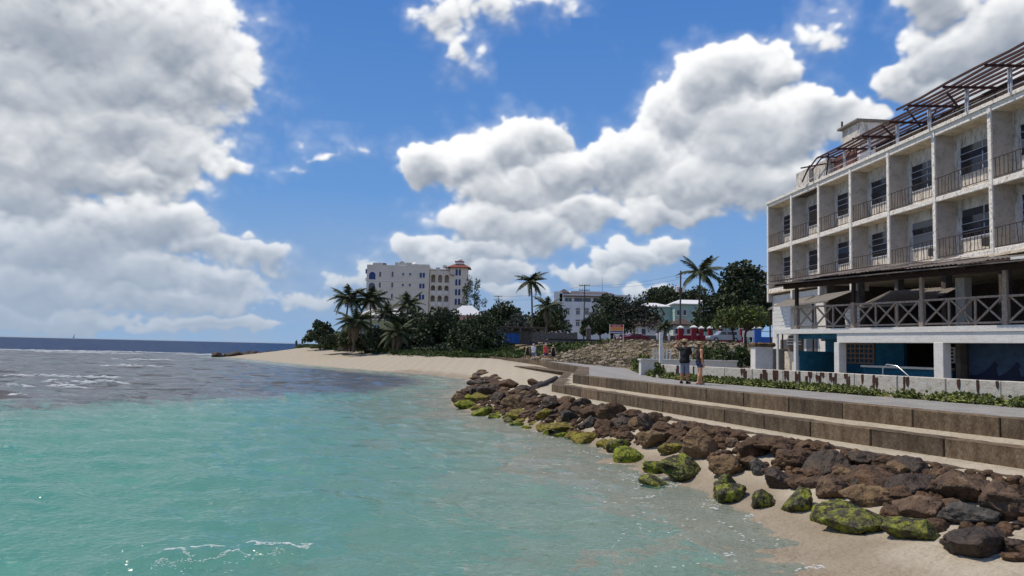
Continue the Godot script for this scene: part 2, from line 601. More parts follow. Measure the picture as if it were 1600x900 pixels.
func growing(a: float, b: float, ratio: float) -> PackedFloat32Array:
	var p := PackedFloat32Array()
	var x := a
	while x < b:
		p.append(x)
		x *= ratio
	p.append(b)
	return p

var wave := FastNoiseLite.new()

func swell(x: float, d: float) -> float:
	# chop of several lengths running in from the sea, lower near the sand
	var w := clampf(-shore_roughly(x, d) / 9.0, 0.0, 1.0)
	var a := wave.get_noise_2d(x * 0.55 + d * 0.16, d * 1.15 - x * 0.10) * 0.17
	a += wave.get_noise_2d(x * 1.7 + 40.0 + d * 0.5, d * 3.6 - x * 0.5) * 0.10
	a += wave.get_noise_2d(x * 5.2, d * 9.5 + 90.0) * 0.022
	var near := exp(-pow((d - (12.1 + (x + 3.7) * 0.42)) / 0.5, 2.0)) * smoothstep(-6.6, -4.2, x) * smoothstep(-2.2, -3.2, x) * 0.13
	return a * (0.28 + 0.72 * w) + near

func make_terrain() -> void:
	tn.seed = 5
	tn.frequency = 0.09
	tn.fractal_octaves = 4
	wave.seed = 31
	wave.frequency = 0.32
	wave.fractal_octaves = 3
	land = shore.duplicate()
	land.append_array(PackedVector2Array([Vector2(400, 900), Vector2(400, -6)]))
	for q in sand_top: upland.append(Vector2(q.x, q.y))
	upland.append_array(PackedVector2Array([Vector2(400, 900), Vector2(400, -6)]))
	# sand and sea bed: fine near the camera, coarser further away
	var sand_im := ramp_image(3, 0.006, 0.12, 0.55, [[0.0, G(140, 130, 110)], [0.35, G(162, 152, 132)], [0.6, G(173, 164, 145)], [1.0, G(189, 180, 162)]], 512)
	var sand := textured("sand", sand_im, 0.22, 0.95, bump_texture(4, 0.05, 5, 6.0), 0.7)
	var reef := Color(0.165, 0.185, 0.265)
	var weed := Color(0.075, 0.10, 0.14)
	sand.vertex_color_use_as_albedo = true
	var tint := func(x: float, d: float) -> Color:
		var r := reef_at(x, d)
		if r <= 0.0:
			# sand that the last waves have wetted, with a scalloped edge
			var damp := smoothstep(0.42, 0.16, last_height + tn.get_noise_2d(x * 3.0, d * 3.0) * 0.16) if d < 100.0 else 0.0
			return Color(1, 1, 1).lerp(Color(0.72, 0.68, 0.64), damp)
		var k := clampf(tn.get_noise_2d(x * 3.0 + 50.0, d * 3.0) * 1.6 + 0.4, 0.0, 1.0)
		return Color(1, 1, 1).lerp(reef.lerp(weed, k) * 1.5, r)
	structure(grid_mesh(steps(-1.35, 1.15, 230), growing(4.0, 420.0, 1.022), func(u: float, d: float) -> float: return u * (d * 0.62 + 5.0) - 2.0 + minf(0.0, u) * d * 0.25, sand_height, tint), "beach", sand)
	# land behind
	var soil := textured("dry_soil", ramp_image(8, 0.012, 0.1, 0.5, [[0.0, G(78, 70, 50)], [0.4, G(112, 100, 74)], [0.62, G(138, 126, 98)], [1.0, G(176, 164, 138)]]), 0.16, 0.95, bump_texture(9, 0.06, 4, 8.0))
	var inland := func(u: float, d: float) -> float: return inland_edge(d) + u * u * (120.0 + d)
	structure(grid_mesh(steps(0.0, 1.0, 90), steps(4.0, 420.0, 240), inland, ground_height), "ground", soil)
	# the sea beyond the reef
	var deep := textured("deep_sea", ramp_image(14, 0.01, 0.06, 0.5, [[0.0, G(10, 42, 84)], [0.5, G(14, 54, 98)], [1.0, G(20, 70, 112)]], 256), 0.012, 0.34, bump_texture(15, 0.05, 4, 14.0), 1.0)
	deep.metallic_specular = 0.12
	var b := MB.new()
	b.quad(V(-9000, -0.05, 205), V(-9000, -0.05, 15000), V(9000, -0.05, 15000), V(9000, -0.05, 205), Vector3.UP)
	structure(b.mesh(), "sea", deep)
	# shallow water in the cove: clear surface with chop, and milky layers below it, so that the colour deepens with the depth of water
	var water := plain("water_surface", L(0.11, 0.36, 0.31), 0.06)
	water.albedo_color.a = 0.22
	water.transparency = BaseMaterial3D.TRANSPARENCY_ALPHA
	water.metallic_specular = 0.32
	water.normal_enabled = true
	water.normal_texture = bump_texture(21, 0.03, 4, 7.0, 512)
	water.normal_scale = 0.7
	water.uv1_triplanar = true
	water.uv1_world_triplanar = true
	water.uv1_scale = Vector3(0.22, 0.5, 0.5)
	var wx := func(u: float, d: float) -> float: return u * (d * 0.8 + 5.0) - d * 0.25
	structure(grid_mesh(steps(-1.0, 1.0, 300), growing(4.5, 214.0, 1.0115), wx, swell, null, func(x: float, d: float) -> bool: return murky(x, d)), "water", water)
	var clear := water.duplicate()
	clear.resource_name = "clear_water_surface"
	clear.albedo_color = L(0.10, 0.22, 0.28)
	clear.albedo_color.a = 0.1
	clear.metallic_specular = 0.34
	structure(grid_mesh(steps(-1.0, 1.0, 300), growing(4.5, 214.0, 1.0115), wx, swell, null, func(x: float, d: float) -> bool: return not murky(x, d)), "reef_water", clear)
	var murk := plain("milky_water", L(0.145, 0.50, 0.415), 1.0)
	murk.albedo_color.a = 0.21
	murk.transparency = BaseMaterial3D.TRANSPARENCY_ALPHA
	murk.metallic_specular = 0.0
	for y in [-0.09, -0.22, -0.4, -0.62, -0.88, -1.15]:
		structure(grid_mesh(steps(-1.0, 1.0, 190), growing(4.5, 214.0, 1.019), wx, func(x: float, d: float) -> float: return y + tn.get_noise_2d(x * 2.0, d * 2.0 + y * 50.0) * 0.10 + tn.get_noise_2d(x * 26.0, d * 26.0 + y * 90.0) * 0.09, null, func(x: float, d: float) -> bool: return murky(x, d)), "water_depth", murk)

# ---------------------------------------------------------------- promenade and sea walls
var upper_edge := PackedVector2Array([Vector2(15.4, 5), Vector2(12.4, 12), Vector2(10.5, 16.4), Vector2(8.65, 20.7), Vector2(6.85, 26), Vector2(5.3, 31), Vector2(3.1, 39)])
var inner_edge := PackedVector2Array([Vector2(19.5, 5), Vector2(16.56, 12), Vector2(13.2, 20), Vector2(9.84, 28), Vector2(7.7, 33.2), Vector2(7.0, 38), Vector2(7.1, 43), Vector2(8.2, 55.7), Vector2(7.15, 66.6), Vector2(4.88, 79.7), Vector2(1.77, 96.7), Vector2(-1.6, 118)])

func offset_line(line: PackedVector2Array, by: float) -> PackedVector2Array:
	var out := PackedVector2Array()
	for k in line.size():
		var t := (line[mini(k + 1, line.size() - 1)] - line[maxi(k - 1, 0)]).normalized()
		out.append(line[k] + Vector2(-t.y, t.x) * by)
	return out

func resample(line: PackedVector2Array, every: float) -> PackedVector2Array:
	var total := 0.0
	for k in line.size() - 1: total += line[k].distance_to(line[k + 1])
	var count := maxi(1, roundi(total / every))
	var out := PackedVector2Array([line[0]])
	var run := 0.0
	var next := total / count
	for k in line.size() - 1:
		var l := line[k].distance_to(line[k + 1])
		while next <= run + l + 1e-4 and out.size() <= count:
			out.append(line[k].lerp(line[k + 1], clampf((next - run) / l, 0, 1)))
			next += total / count
		run += l
	return out

func wall_run(parent: Node, line: PackedVector2Array, y0: float, y1: float, thick: float, every: float, ms: Array, side := 1.0, called := "panel") -> void:
	# cast panels side by side along a line, with open joints and a core behind them; side says where the body lies
	var p := resample(line, every)
	var core := MB.new()
	for k in p.size() - 1:
		var a := p[k]
		var b := p[k + 1]
		var t := (b - a).normalized()
		var m := Vector2(-t.y, t.x) * side
		var mid := (a + b) * 0.5 + m * thick * 0.5
		var x := Vector3(t.x, 0, -t.y)
		var turn := Basis(x, Vector3.UP, x.cross(Vector3.UP))
		var proud := rng.randf_range(-0.012, 0.012)
		mid += m * proud
		box_part(called, ms[rng.randi() % ms.size()], parent, V(mid.x, (y0 + y1) * 0.5 + rng.randf_range(-0.006, 0.006), mid.y), Vector3(a.distance_to(b) - 0.025, y1 - y0, thick), 0.018, turn * Basis(Vector3(0, 1, 0), rng.randf_range(-0.004, 0.004)))
		var c := (a + b) * 0.5 + m * thick * 0.55
		core.box(V(c.x, (y0 + y1) * 0.5 - 0.02, c.y), Vector3(a.distance_to(b) + 0.05, y1 - y0 - 0.06, thick * 0.8), turn)
	put(core.mesh(), "core", ms[0], parent)

func strip_mesh(a: PackedVector2Array, b: PackedVector2Array, ya: float, yb: float) -> ArrayMesh:
	var m := MB.new()
	for k in mini(a.size(), b.size()) - 1:
		m.quad(V(a[k].x, ya, a[k].y), V(a[k + 1].x, ya, a[k + 1].y), V(b[k + 1].x, yb, b[k + 1].y), V(b[k].x, yb, b[k].y), Vector3.UP)
	return m.mesh()

func ragged_strip(line: PackedVector2Array, y: float, wide: float, side: float, seed_: int, thick := 0.03) -> ArrayMesh:
	# sand blown against the foot of a wall: a low wedge with an uneven edge
	var p := resample(line, 0.35)
	var o := offset_line(p, side)
	var m := MB.new()
	var f := FastNoiseLite.new()
	f.seed = seed_
	f.frequency = 0.25
	var q := PackedVector2Array()
	for k in p.size():
		var w := maxf(0.03, wide * (1.0 + 1.5 * f.get_noise_2d(p[k].x * 2.0, p[k].y * 2.0)))
		q.append(p[k].lerp(o[k], w))
	for k in p.size() - 1:
		m.quad(V(p[k].x, y + thick, p[k].y), V(p[k + 1].x, y + thick, p[k + 1].y), V(q[k + 1].x, y - 0.01, q[k + 1].y), V(q[k].x, y - 0.01, q[k].y), Vector3.UP)
	return m.mesh()

func make_promenade() -> void:
	rng.seed = 12
	var cb := bump_texture(33, 0.09, 5, 5.0)
	var paving := textured("paving_concrete", ramp_image(30, 0.008, 0.14, 0.5, [[0.0, G(112, 110, 107)], [0.4, G(136, 134, 130)], [0.65, G(148, 146, 142)], [1.0, G(166, 164, 158)]], 512), 0.2, 0.9, cb, 0.3)
	mats["paving"] = paving
	var stained := []
	for k in 3:
		var dk := 0.86 - k * 0.09
		var im := ramp_image(40 + k * 3, 0.011, 0.09, 0.4, [[0.0, G(52 * dk, 38 * dk, 26 * dk)], [0.3, G(92 * dk, 74 * dk, 54 * dk)], [0.52, G(126 * dk, 106 * dk, 82 * dk)], [0.75, G(150 * dk, 134 * dk, 110 * dk)], [1.0, G(176, 164, 144)]], 512)
		var m := textured("sea_wall_concrete_%d" % k, im, 0.3 + 0.05 * k, 0.92, cb, 0.3)
		m.uv1_scale = Vector3(0.62, 0.2, 0.62)
		stained.append(m)
	mats["stained"] = stained
	var jog := PackedVector2Array([Vector2(3.1, 39), Vector2(5.0, 58)])
	var far := PackedVector2Array([Vector2(5.0, 58), Vector2(3.17, 85.7), Vector2(-1.5, 107.8), Vector2(-5.4, 119)])
	var outline := offset_line(upper_edge, -0.2)
	outline[outline.size() - 1] = Vector2(3.4, 39.2)
	outline.append_array(PackedVector2Array([Vector2(5.4, 58.2), Vector2(3.4, 85.7), Vector2(-1.3, 107.9), Vector2(-5.2, 119.1)]))
	var back := inner_edge.duplicate()
	back.reverse()
	outline.append_array(back)
	var pm := MB.new()
	pm.prism(outline, 1.6, 1.99, func(u: float, v: float, w: float) -> Vector3: return V(u, w, v))
	structure(pm.mesh(), "promenade", paving)
	var t := thing("sea_wall", "long stained concrete sea wall edging the promenade beside the couple", "sea wall")
	wall_run(t, upper_edge, 1.3, 2.0, 0.42, 2.1, stained, -1.0)
	t = thing("sea_wall", "short concrete sea wall turning inland at the promenade corner", "sea wall")
	wall_run(t, jog, 1.3, 2.0, 0.8, 2.4, stained, -1.0)
	t = thing("sea_wall", "far concrete sea wall below the four walkers", "sea wall")
	wall_run(t, far, 1.2, 2.0, 0.42, 2.4, stained, -1.0)
	var low := offset_line(upper_edge, 0.85)
	low[low.size() - 1] = Vector2(2.06, 38.9)
	t = thing("sea_wall", "lower step of the stained concrete sea wall, above the boulders", "sea wall")
	wall_run(t, low, 0.75, 1.5, 0.5, 1.9, stained, -1.0)
	t = thing("sea_wall", "lower concrete step running inland beside the wooden groyne beam", "sea wall")
	wall_run(t, PackedVector2Array([Vector2(2.06, 38.9), Vector2(4.3, 60.5)]), 0.8, 1.5, 0.5, 2.2, stained, -1.0)
	t = thing("sea_wall", "lower far concrete step half buried in beach sand", "sea wall")
	wall_run(t, PackedVector2Array([Vector2(4.3, 60.5), Vector2(0.4, 78.3)]), 0.8, 1.5, 0.5, 2.2, stained, -1.0)
	# the tread between the two steps
	var tread_in := upper_edge.duplicate()
	tread_in.append_array([Vector2(5.2, 58), Vector2(2.6, 79)])
	var tread_out := low.duplicate()
	tread_out.append_array([Vector2(4.1, 60), Vector2(0.4, 78.3)])
	structure(strip_mesh(tread_in, tread_out, 1.49, 1.488), "step_tread", stained[1])
	var sand: Material = mats["sand"]
	var drift := put(ragged_strip(upper_edge, 1.5, 0.36, 1.0, 4, 0.07), "sand_drift", sand)
	tag(drift, "thin line of blown sand along the foot of the upper sea wall", "sand", "", "stuff")
	drift = put(ragged_strip(jog, 1.5, 0.35, 1.0, 6), "sand_drift", sand)
	tag(drift, "patch of blown sand on the step at the promenade corner", "sand", "", "stuff")
	# toe kerb that holds the sand above the boulders
	var toe := PackedVector2Array()
	for q in sand_top.slice(1, 10): toe.append(Vector2(q.x - 0.12, q.y))
	t = thing("kerb", "low dark concrete kerb between the sand strip and the boulders", "kerb")
	wall_run(t, toe, 0.55, 1.06, 0.22, 2.6, [stained[2]], -1.0, "kerb_stone")
	# timber lying across the sand at the groyne
	t = thing("timber_beam", "dark weathered timber beam slanting beside the rocks at the promenade corner", "beam")
	var b := MB.new()
	b.tube([V(3.1, 1.3, 53), V(2.1, 1.16, 47), V(0.85, 1.04, 40.6)], [0.16, 0.18, 0.17], 8)
	put(b.mesh(), "log", plain("wet_timber", G(46, 38, 32), 0.8), t)
	b = MB.new()
	b.tube([V(1.9, 1.28, 47.2), V(1.75, 1.3, 45.8)], [0.05, 0.05], 6)
	put(b.mesh(), "iron_pin", plain("iron", G(70, 52, 42), 0.7), t)

# ---------------------------------------------------------------- boulders
func boulder_mesh(seed_: int, lumps: float, detail := 3) -> ArrayMesh:
	# an icosphere cut by random planes and roughened
	var f := FastNoiseLite.new()
	f.seed = seed_
	f.frequency = 1.1
	f.fractal_octaves = 4
	var r := RandomNumberGenerator.new()
	r.seed = seed_
	var cuts := []
	for k in 17:
		var q := Vector3(r.randfn(), r.randfn() * 0.8, r.randfn()).normalized()
		cuts.append([q, r.randf_range(0.52, 0.86)])
	var g := (1.0 + sqrt(5.0)) / 2.0
	var vs := PackedVector3Array([Vector3(-1, g, 0), Vector3(1, g, 0), Vector3(-1, -g, 0), Vector3(1, -g, 0), Vector3(0, -1, g), Vector3(0, 1, g), Vector3(0, -1, -g), Vector3(0, 1, -g), Vector3(g, 0, -1), Vector3(g, 0, 1), Vector3(-g, 0, -1), Vector3(-g, 0, 1)])
	var fs := PackedInt32Array([0,11,5,0,5,1,0,1,7,0,7,10,0,10,11,1,5,9,5,11,4,11,10,2,10,7,6,7,1,8,3,9,4,3,4,2,3,2,6,3,6,8,3,8,9,4,9,5,2,4,11,6,2,10,8,6,7,9,8,1])
	for k in vs.size(): vs[k] = vs[k].normalized()
	for it in detail:
		var mids := {}
		var nf := PackedInt32Array()
		for k in range(0, fs.size(), 3):
			var e := []
			for j in 3:
				var a := fs[k + j]
				var b := fs[k + (j + 1) % 3]
				var key := mini(a, b) * 100000 + maxi(a, b)
				if not mids.has(key):
					mids[key] = vs.size()
					vs.append((vs[a] + vs[b]).normalized())
				e.append(mids[key])
			nf.append_array([fs[k], e[0], e[2], fs[k + 1], e[1], e[0], fs[k + 2], e[2], e[1], e[0], e[1], e[2]])
		fs = nf
	for k in vs.size():
		var p := vs[k]
		var s := 1.0 + f.get_noise_3dv(p * 1.1) * 0.34 * lumps
		for c in cuts:
			var t: float = p.dot(c[0])
			if t > 0.05: s = minf(s, lerpf(s, c[1] / t, 0.98) if c[1] / t < s else s)
		s += f.get_noise_3dv(p * 4.5) * 0.085 + f.get_noise_3dv(p * 11.0) * 0.035
		vs[k] = p * s
	var n := PackedVector3Array()
	n.resize(vs.size())
	var ids := PackedInt32Array()
	for k in range(0, fs.size(), 3):
		var m := (vs[fs[k + 1]] - vs[fs[k]]).cross(vs[fs[k + 2]] - vs[fs[k]])
		for j in 3: n[fs[k + j]] += m
		ids.append_array([fs[k], fs[k + 2], fs[k + 1]])
	for k in n.size(): n[k] = n[k].normalized()
	var a := []
	a.resize(Mesh.ARRAY_MAX)
	a[Mesh.ARRAY_VERTEX] = vs
	a[Mesh.ARRAY_NORMAL] = n
	a[Mesh.ARRAY_INDEX] = ids
	var mesh := ArrayMesh.new()
	mesh.add_surface_from_arrays(Mesh.PRIMITIVE_TRIANGLES, a)
	return mesh

# x, distance, ground height, width, height, sort
const BOULDERS := [[4.88,17.48,0.03,0.81,0.59,2],[5.26,16.46,0.07,0.66,0.48,2],[5.69,15.67,0.17,0.79,0.51,3],[5.96,14.64,0.23,0.83,0.43,3],[6.04,13.77,0.24,1.1,0.44,3],[6.53,12.87,0.34,0.77,0.4,3],[6.82,11.88,0.38,1.06,0.47,1],[7.34,11.58,0.47,0.36,0.25,1],[7.12,11.23,0.42,0.41,0.14,0],[5.33,19.33,0.31,0.98,0.56,4],[5.91,18.74,0.44,0.63,0.35,5],[5.95,17.47,0.35,0.86,0.46,1],[6.32,16.95,0.41,0.68,0.36,0],[6.49,15.98,0.39,0.74,0.54,6],[6.81,15.1,0.44,0.93,0.46,4],[7.12,13.9,0.48,1.02,0.43,6],[7.55,13.14,0.55,0.83,0.4,5],[7.34,16.26,0.64,1.1,0.47,0],[7.75,15.24,0.68,1.08,0.44,1],[8.1,14.31,0.71,0.97,0.62,6],[8.19,13.22,0.68,0.85,0.69,6],[7.01,17.4,0.65,1.07,0.53,1],[6.68,18.5,0.66,1.02,0.51,0],[7.75,17.4,0.87,0.91,0.32,1],[8.25,16.4,0.91,0.86,0.33,1],[6.18,20.17,0.68,1.05,0.56,0],[5.87,22.28,0.79,1.16,0.62,0],[6.75,20.05,0.86,1.23,0.37,0],[7.49,18.87,0.96,0.7,0.29,0],[8.45,15.41,0.87,0.71,0.28,0],[7.96,12.51,0.61,0.19,0.1,1],[3.61,19.46,-0.15,1.14,0.43,3],[4.43,20.33,0.09,1.14,0.67,3],[3.92,21.4,-0.0,0.65,0.45,2],[3.55,23.34,-0.02,1.04,0.52,2],[4.84,17.71,0.03,0.66,0.7,2],[3.52,25.33,0.09,0.89,0.44,3],[2.71,27.82,0.01,1.14,0.49,7],[1.94,29.3,-0.05,0.68,0.27,2],[1.48,30.27,-0.06,0.5,0.32,2],[0.75,32.34,-0.06,0.53,0.23,2],[0.31,33.43,-0.08,0.7,0.35,2],[-0.09,35.3,0.05,0.58,0.37,2],[-0.68,36.41,-0.03,0.68,0.34,2],[-1.42,37.97,-0.07,1.15,0.53,2],[-2.32,41.33,0.05,1.06,0.58,2],[-1.53,42.96,0.34,1.0,0.6,7],[-1.47,47.35,0.43,1.33,0.66,1],[3.87,25.92,0.31,0.73,0.39,0],[4.42,24.19,0.4,1.07,0.51,4],[5.11,21.45,0.43,0.95,0.95,4],[4.7,22.79,0.4,0.8,0.32,7],[3.4,27.67,0.34,0.84,0.58,0],[2.96,29.1,0.43,0.48,0.48,5],[3.96,27.18,0.53,0.76,0.57,1],[2.36,31.0,0.5,0.87,0.43,5],[1.51,32.77,0.4,0.77,0.46,7],[2.09,30.14,0.21,1.34,0.32,7],[0.4,35.1,0.24,1.07,0.41,7],[0.24,37.59,0.5,1.05,0.7,4],[1.06,35.81,0.63,0.92,0.59,0],[1.7,33.7,0.67,0.95,0.71,1],[2.35,31.9,0.66,0.82,0.6,0],[3.12,30.03,0.7,0.98,0.56,0],[3.76,29.04,0.82,1.15,0.68,0],[4.53,26.1,0.66,0.85,0.61,1],[4.84,24.89,0.66,0.76,0.47,0],[5.05,23.73,0.63,0.72,0.44,0],[5.84,21.75,0.72,0.51,0.41,0],[5.55,24.0,0.87,0.67,0.34,0],[-0.5,40.43,0.53,0.85,0.57,1],[-0.83,48.25,0.59,0.9,0.51,1],[-0.06,50.59,0.78,1.3,0.59,0],[0.72,41.29,0.96,0.87,0.48,1],[-1.72,69.82,0.37,1.47,0.65,0],[-0.42,68.36,0.69,1.44,0.64,0],[0.69,54.54,0.97,1.15,0.51,0],[1.49,47.75,1.05,1.0,0.45,0],[-3.92,101.16,-0.15,1.66,0.71,0],[-5.16,107.4,-0.15,1.51,0.63,1],[-2.08,92.44,0.28,1.51,0.65,0],[0.22,68.03,0.85,1.11,0.48,4],[2.01,56.07,1.05,1.05,0.39,1],[1.28,58.86,1.05,0.83,0.34,0],[-0.76,59.22,0.61,1.25,0.55,4],[-2.06,57.34,0.29,1.07,0.67,1],[-2.32,44.82,0.18,0.84,0.52,2],[0.34,40.25,0.78,0.85,0.47,0],[1.21,38.22,0.92,0.71,0.45,0],[1.29,33.08,0.35,0.46,0.31,7],[3.47,30.1,0.88,0.77,0.42,1],[2.94,31.89,0.95,0.82,0.45,1],[2.44,33.2,0.95,0.78,0.39,0],[4.37,27.82,0.89,0.72,0.39,0],[4.89,26.45,0.9,0.68,0.37,0],[5.63,23.15,0.8,0.54,0.32,1]]

func edge_x(d: float) -> float:
	for j in sand_top.size() - 1:
		if d >= sand_top[j].y and d < sand_top[j + 1].y: return lerpf(sand_top[j].x, sand_top[j + 1].x, (d - sand_top[j].y) / (sand_top[j + 1].y - sand_top[j].y))
	return 0.0

func shore_x(d: float) -> float:
	for j in 14:
		if d >= shore[j].y and d < shore[j + 1].y: return lerpf(shore[j].x, shore[j + 1].x, (d - shore[j].y) / (shore[j + 1].y - shore[j].y))
	return -3.0

func make_boulders() -> void:
	rng.seed = 99
	var shapes := []
	for k in 10: shapes.append(boulder_mesh(200 + k * 13, 0.7 + 0.1 * (k % 4)))
	var rb := bump_texture(50, 0.045, 5, 9.0)
	var stops := [
		[[0.0, G(30, 20, 12)], [0.42, G(68, 49, 32)], [0.65, G(100, 75, 50)], [1.0, G(152, 125, 92)]],
		[[0.0, G(20, 15, 10)], [0.45, G(46, 35, 25)], [0.7, G(74, 57, 41)], [1.0, G(118, 98, 76)]],
		[[0.0, G(24, 22, 12)], [0.34, G(48, 52, 12)], [0.48, G(96, 108, 12)], [0.62, G(138, 146, 16)], [0.8, G(168, 164, 34)], [1.0, G(184, 172, 70)]],
		[[0.0, G(14, 13, 10)], [0.42, G(38, 32, 22)], [0.52, G(60, 60, 20)], [0.62, G(116, 124, 18)], [0.8, G(146, 146, 32)], [1.0, G(156, 150, 60)]],
		[[0.0, G(48, 36, 24)], [0.4, G(92, 72, 48)], [0.65, G(124, 102, 70)], [1.0, G(164, 146, 112)]],
		[[0.0, G(30, 29, 28)], [0.45, G(60, 57, 53)], [0.7, G(88, 84, 77)], [1.0, G(142, 136, 126)]],
		[[0.0, G(34, 25, 18)], [0.4, G(74, 57, 42)], [0.65, G(106, 85, 65)], [1.0, G(156, 138, 116)]],
		[[0.0, G(44, 34, 18)], [0.4, G(84, 70, 28)], [0.58, G(124, 116, 34)], [0.75, G(150, 144, 44)], [1.0, G(178, 168, 92)]]]
	var mm := []
	for k in 8:
		var m := textured("boulder_rock_%d" % k, ramp_image(60 + k * 5, 0.02, 0.09, 0.38, stops[k]), 0.42 if k in [2, 3, 7] else 0.3, 0.72 if k in [1, 3] else 0.88, rb, 1.3)
		mm.append(m)
	mats["rocks"] = mm
	mats["rock_shapes"] = shapes
	var look := ["brown", "dark, wet-looking", "green seaweed-covered", "dark moss-patched", "tan weathered", "grey", "reddish brown", "yellow-green algae-crusted"]
	var all := []
	for b in BOULDERS:
		var q: Array = b.duplicate()
		if q[1] > 52.0:
			continue
		if q[5] == 2 and q[1] < 19.0: q[5] = 3
		all.append(q)
	# weed-green stones strung along the wash
	for k in 26:
		var d := rng.randf_range(25.0, 43.0)
		all.append([shore_x(d) + rng.randf_range(0.05, 0.9), d, 0.02, rng.randf_range(0.45, 0.9), rng.randf_range(0.26, 0.4), [2, 2, 7, 3][rng.randi() % 4]])
	# the far end of the rock mound, and the row packed against the kerb
	for k in 64:
		var d := rng.randf_range(44, 84)
		var u := rng.randf()
		var left := lerpf(-2.9, -3.6, clampf((d - 44) / 40.0, 0, 1))
		var right := lerpf(1.3, 1.9, (d - 44) / 10.0) if d < 54 else lerpf(1.9, -2.2, (d - 54) / 30.0)
		all.append([lerpf(left, right, u), d, 0.12 + 0.4 * sin(PI * clampf(u, 0.05, 0.95)), rng.randf_range(0.7, 1.25), rng.randf_range(0.35, 0.6), [0, 0, 1, 1, 4][rng.randi() % 5]])
	for k in 52:
		var d := lerpf(9.0, 39.0, (k + rng.randf() * 0.5) / 52.0)
		all.append([edge_x(d) - rng.randf_range(0.35, 0.8), d, 0.5, rng.randf_range(0.55, 0.95), rng.randf_range(0.3, 0.45), [0, 1, 0, 1, 6][rng.randi() % 5]])
	# smaller stones wedged between the big ones
	for k in 100:
		var d := rng.randf_range(10.5, 42.0) if k < 60 else rng.randf_range(10.0, 24.0)
		var x := lerpf(shore_x(d), edge_x(d), rng.randf_range(0.34, 0.9) if d < 26.0 else rng.randf_range(0.2, 0.9))
		all.append([x, d, sand_height(x, d) - 0.04, rng.randf_range(0.4, 0.7), rng.randf_range(0.24, 0.42), [0, 1, 1, 0, 4, 6][rng.randi() % 6]])
	for b in all:
		var k: int = b[5]
		var o := put(shapes[rng.randi() % shapes.size()], "boulder", mm[k])
		var w: float = b[3] * 0.63
		var h: float = b[4] * 0.58
		o.transform = Transform3D(Basis(Vector3.UP, rng.randf() * TAU) * Basis(Vector3(1, 0, 0), rng.randf_range(-0.25, 0.25)), V(b[0], b[2] + h * 0.42, b[1]))
		o.scale_object_local(Vector3(w, h, w * rng.randf_range(0.75, 1.0)))
		var size_word := "large" if b[3] > 0.98 else "small" if b[3] < 0.72 else "mid-sized"
		var spot := "standing in the wash at the water's edge" if b[2] < 0.12 else "packed against the kerb under the sea wall" if b[2] > 0.6 else "lying on the sand between water and kerb"
		if b[1] > 42.0: spot = "in the rock mound beside the timber beam"
		tag(o, "%s %s boulder %s" % [size_word, look[k], spot], "boulder", "%s boulders" % look[k])
	var bed := []  # small stones added so that the gaps between boulders turn dark
	var small := boulder_mesh(777, 0.8, 1)
	for k in 2600:
		var d := rng.randf_range(9.0, 46.0)
		var lo := 0.42 if d < 20.0 else lerpf(0.42, 0.12, clampf((d - 20.0) / 10.0, 0.0, 1.0))
		var x := lerpf(shore_x(d), edge_x(d), rng.randf_range(lo, 0.97))
		var sc := rng.randf_range(0.07, 0.2)
		if tn.get_noise_2d(x * 9.0, d * 9.0) < -0.18: continue
		bed.append(Transform3D(Basis.from_euler(Vector3(rng.randf() * TAU, rng.randf() * TAU, 0)).scaled(Vector3(sc, sc * 0.7, sc)), V(x, sand_height(x, d) + sc * 0.15, d)))
	var mm2 := MultiMesh.new()
	mm2.transform_format = MultiMesh.TRANSFORM_3D
	mm2.mesh = small
	mm2.instance_count = bed.size()
	for k in bed.size(): mm2.set_instance_transform(k, bed[k])
	var bo := MultiMeshInstance3D.new()
	bo.name = numbered(self, "gap_dark_stones")
	bo.multimesh = mm2
	bo.material_override = mm[0]
	add_child(bo)
	tag(bo, "small stones added to darken the gaps between the boulders", "stones", "", "stuff")
	# black rocks at the tip of the point
	for k in 26:
		var t := k / 25.0
		var o := put(shapes[rng.randi() % shapes.size()], "shore_rock", mm[1])
		o.transform = Transform3D(Basis(Vector3.UP, rng.randf() * TAU), V(lerpf(-62.5, -57.0, t) + rng.randfn() * 0.7, 0.25 + 0.5 * t, lerpf(171, 214, t)))
		o.scale_object_local(Vector3(rng.randf_range(1.2, 2.2), rng.randf_range(0.55, 1.0), rng.randf_range(1.0, 1.8)))
		tag(o, "black shore rock at the tip of the sandy point", "rock", "black rocks at the point")

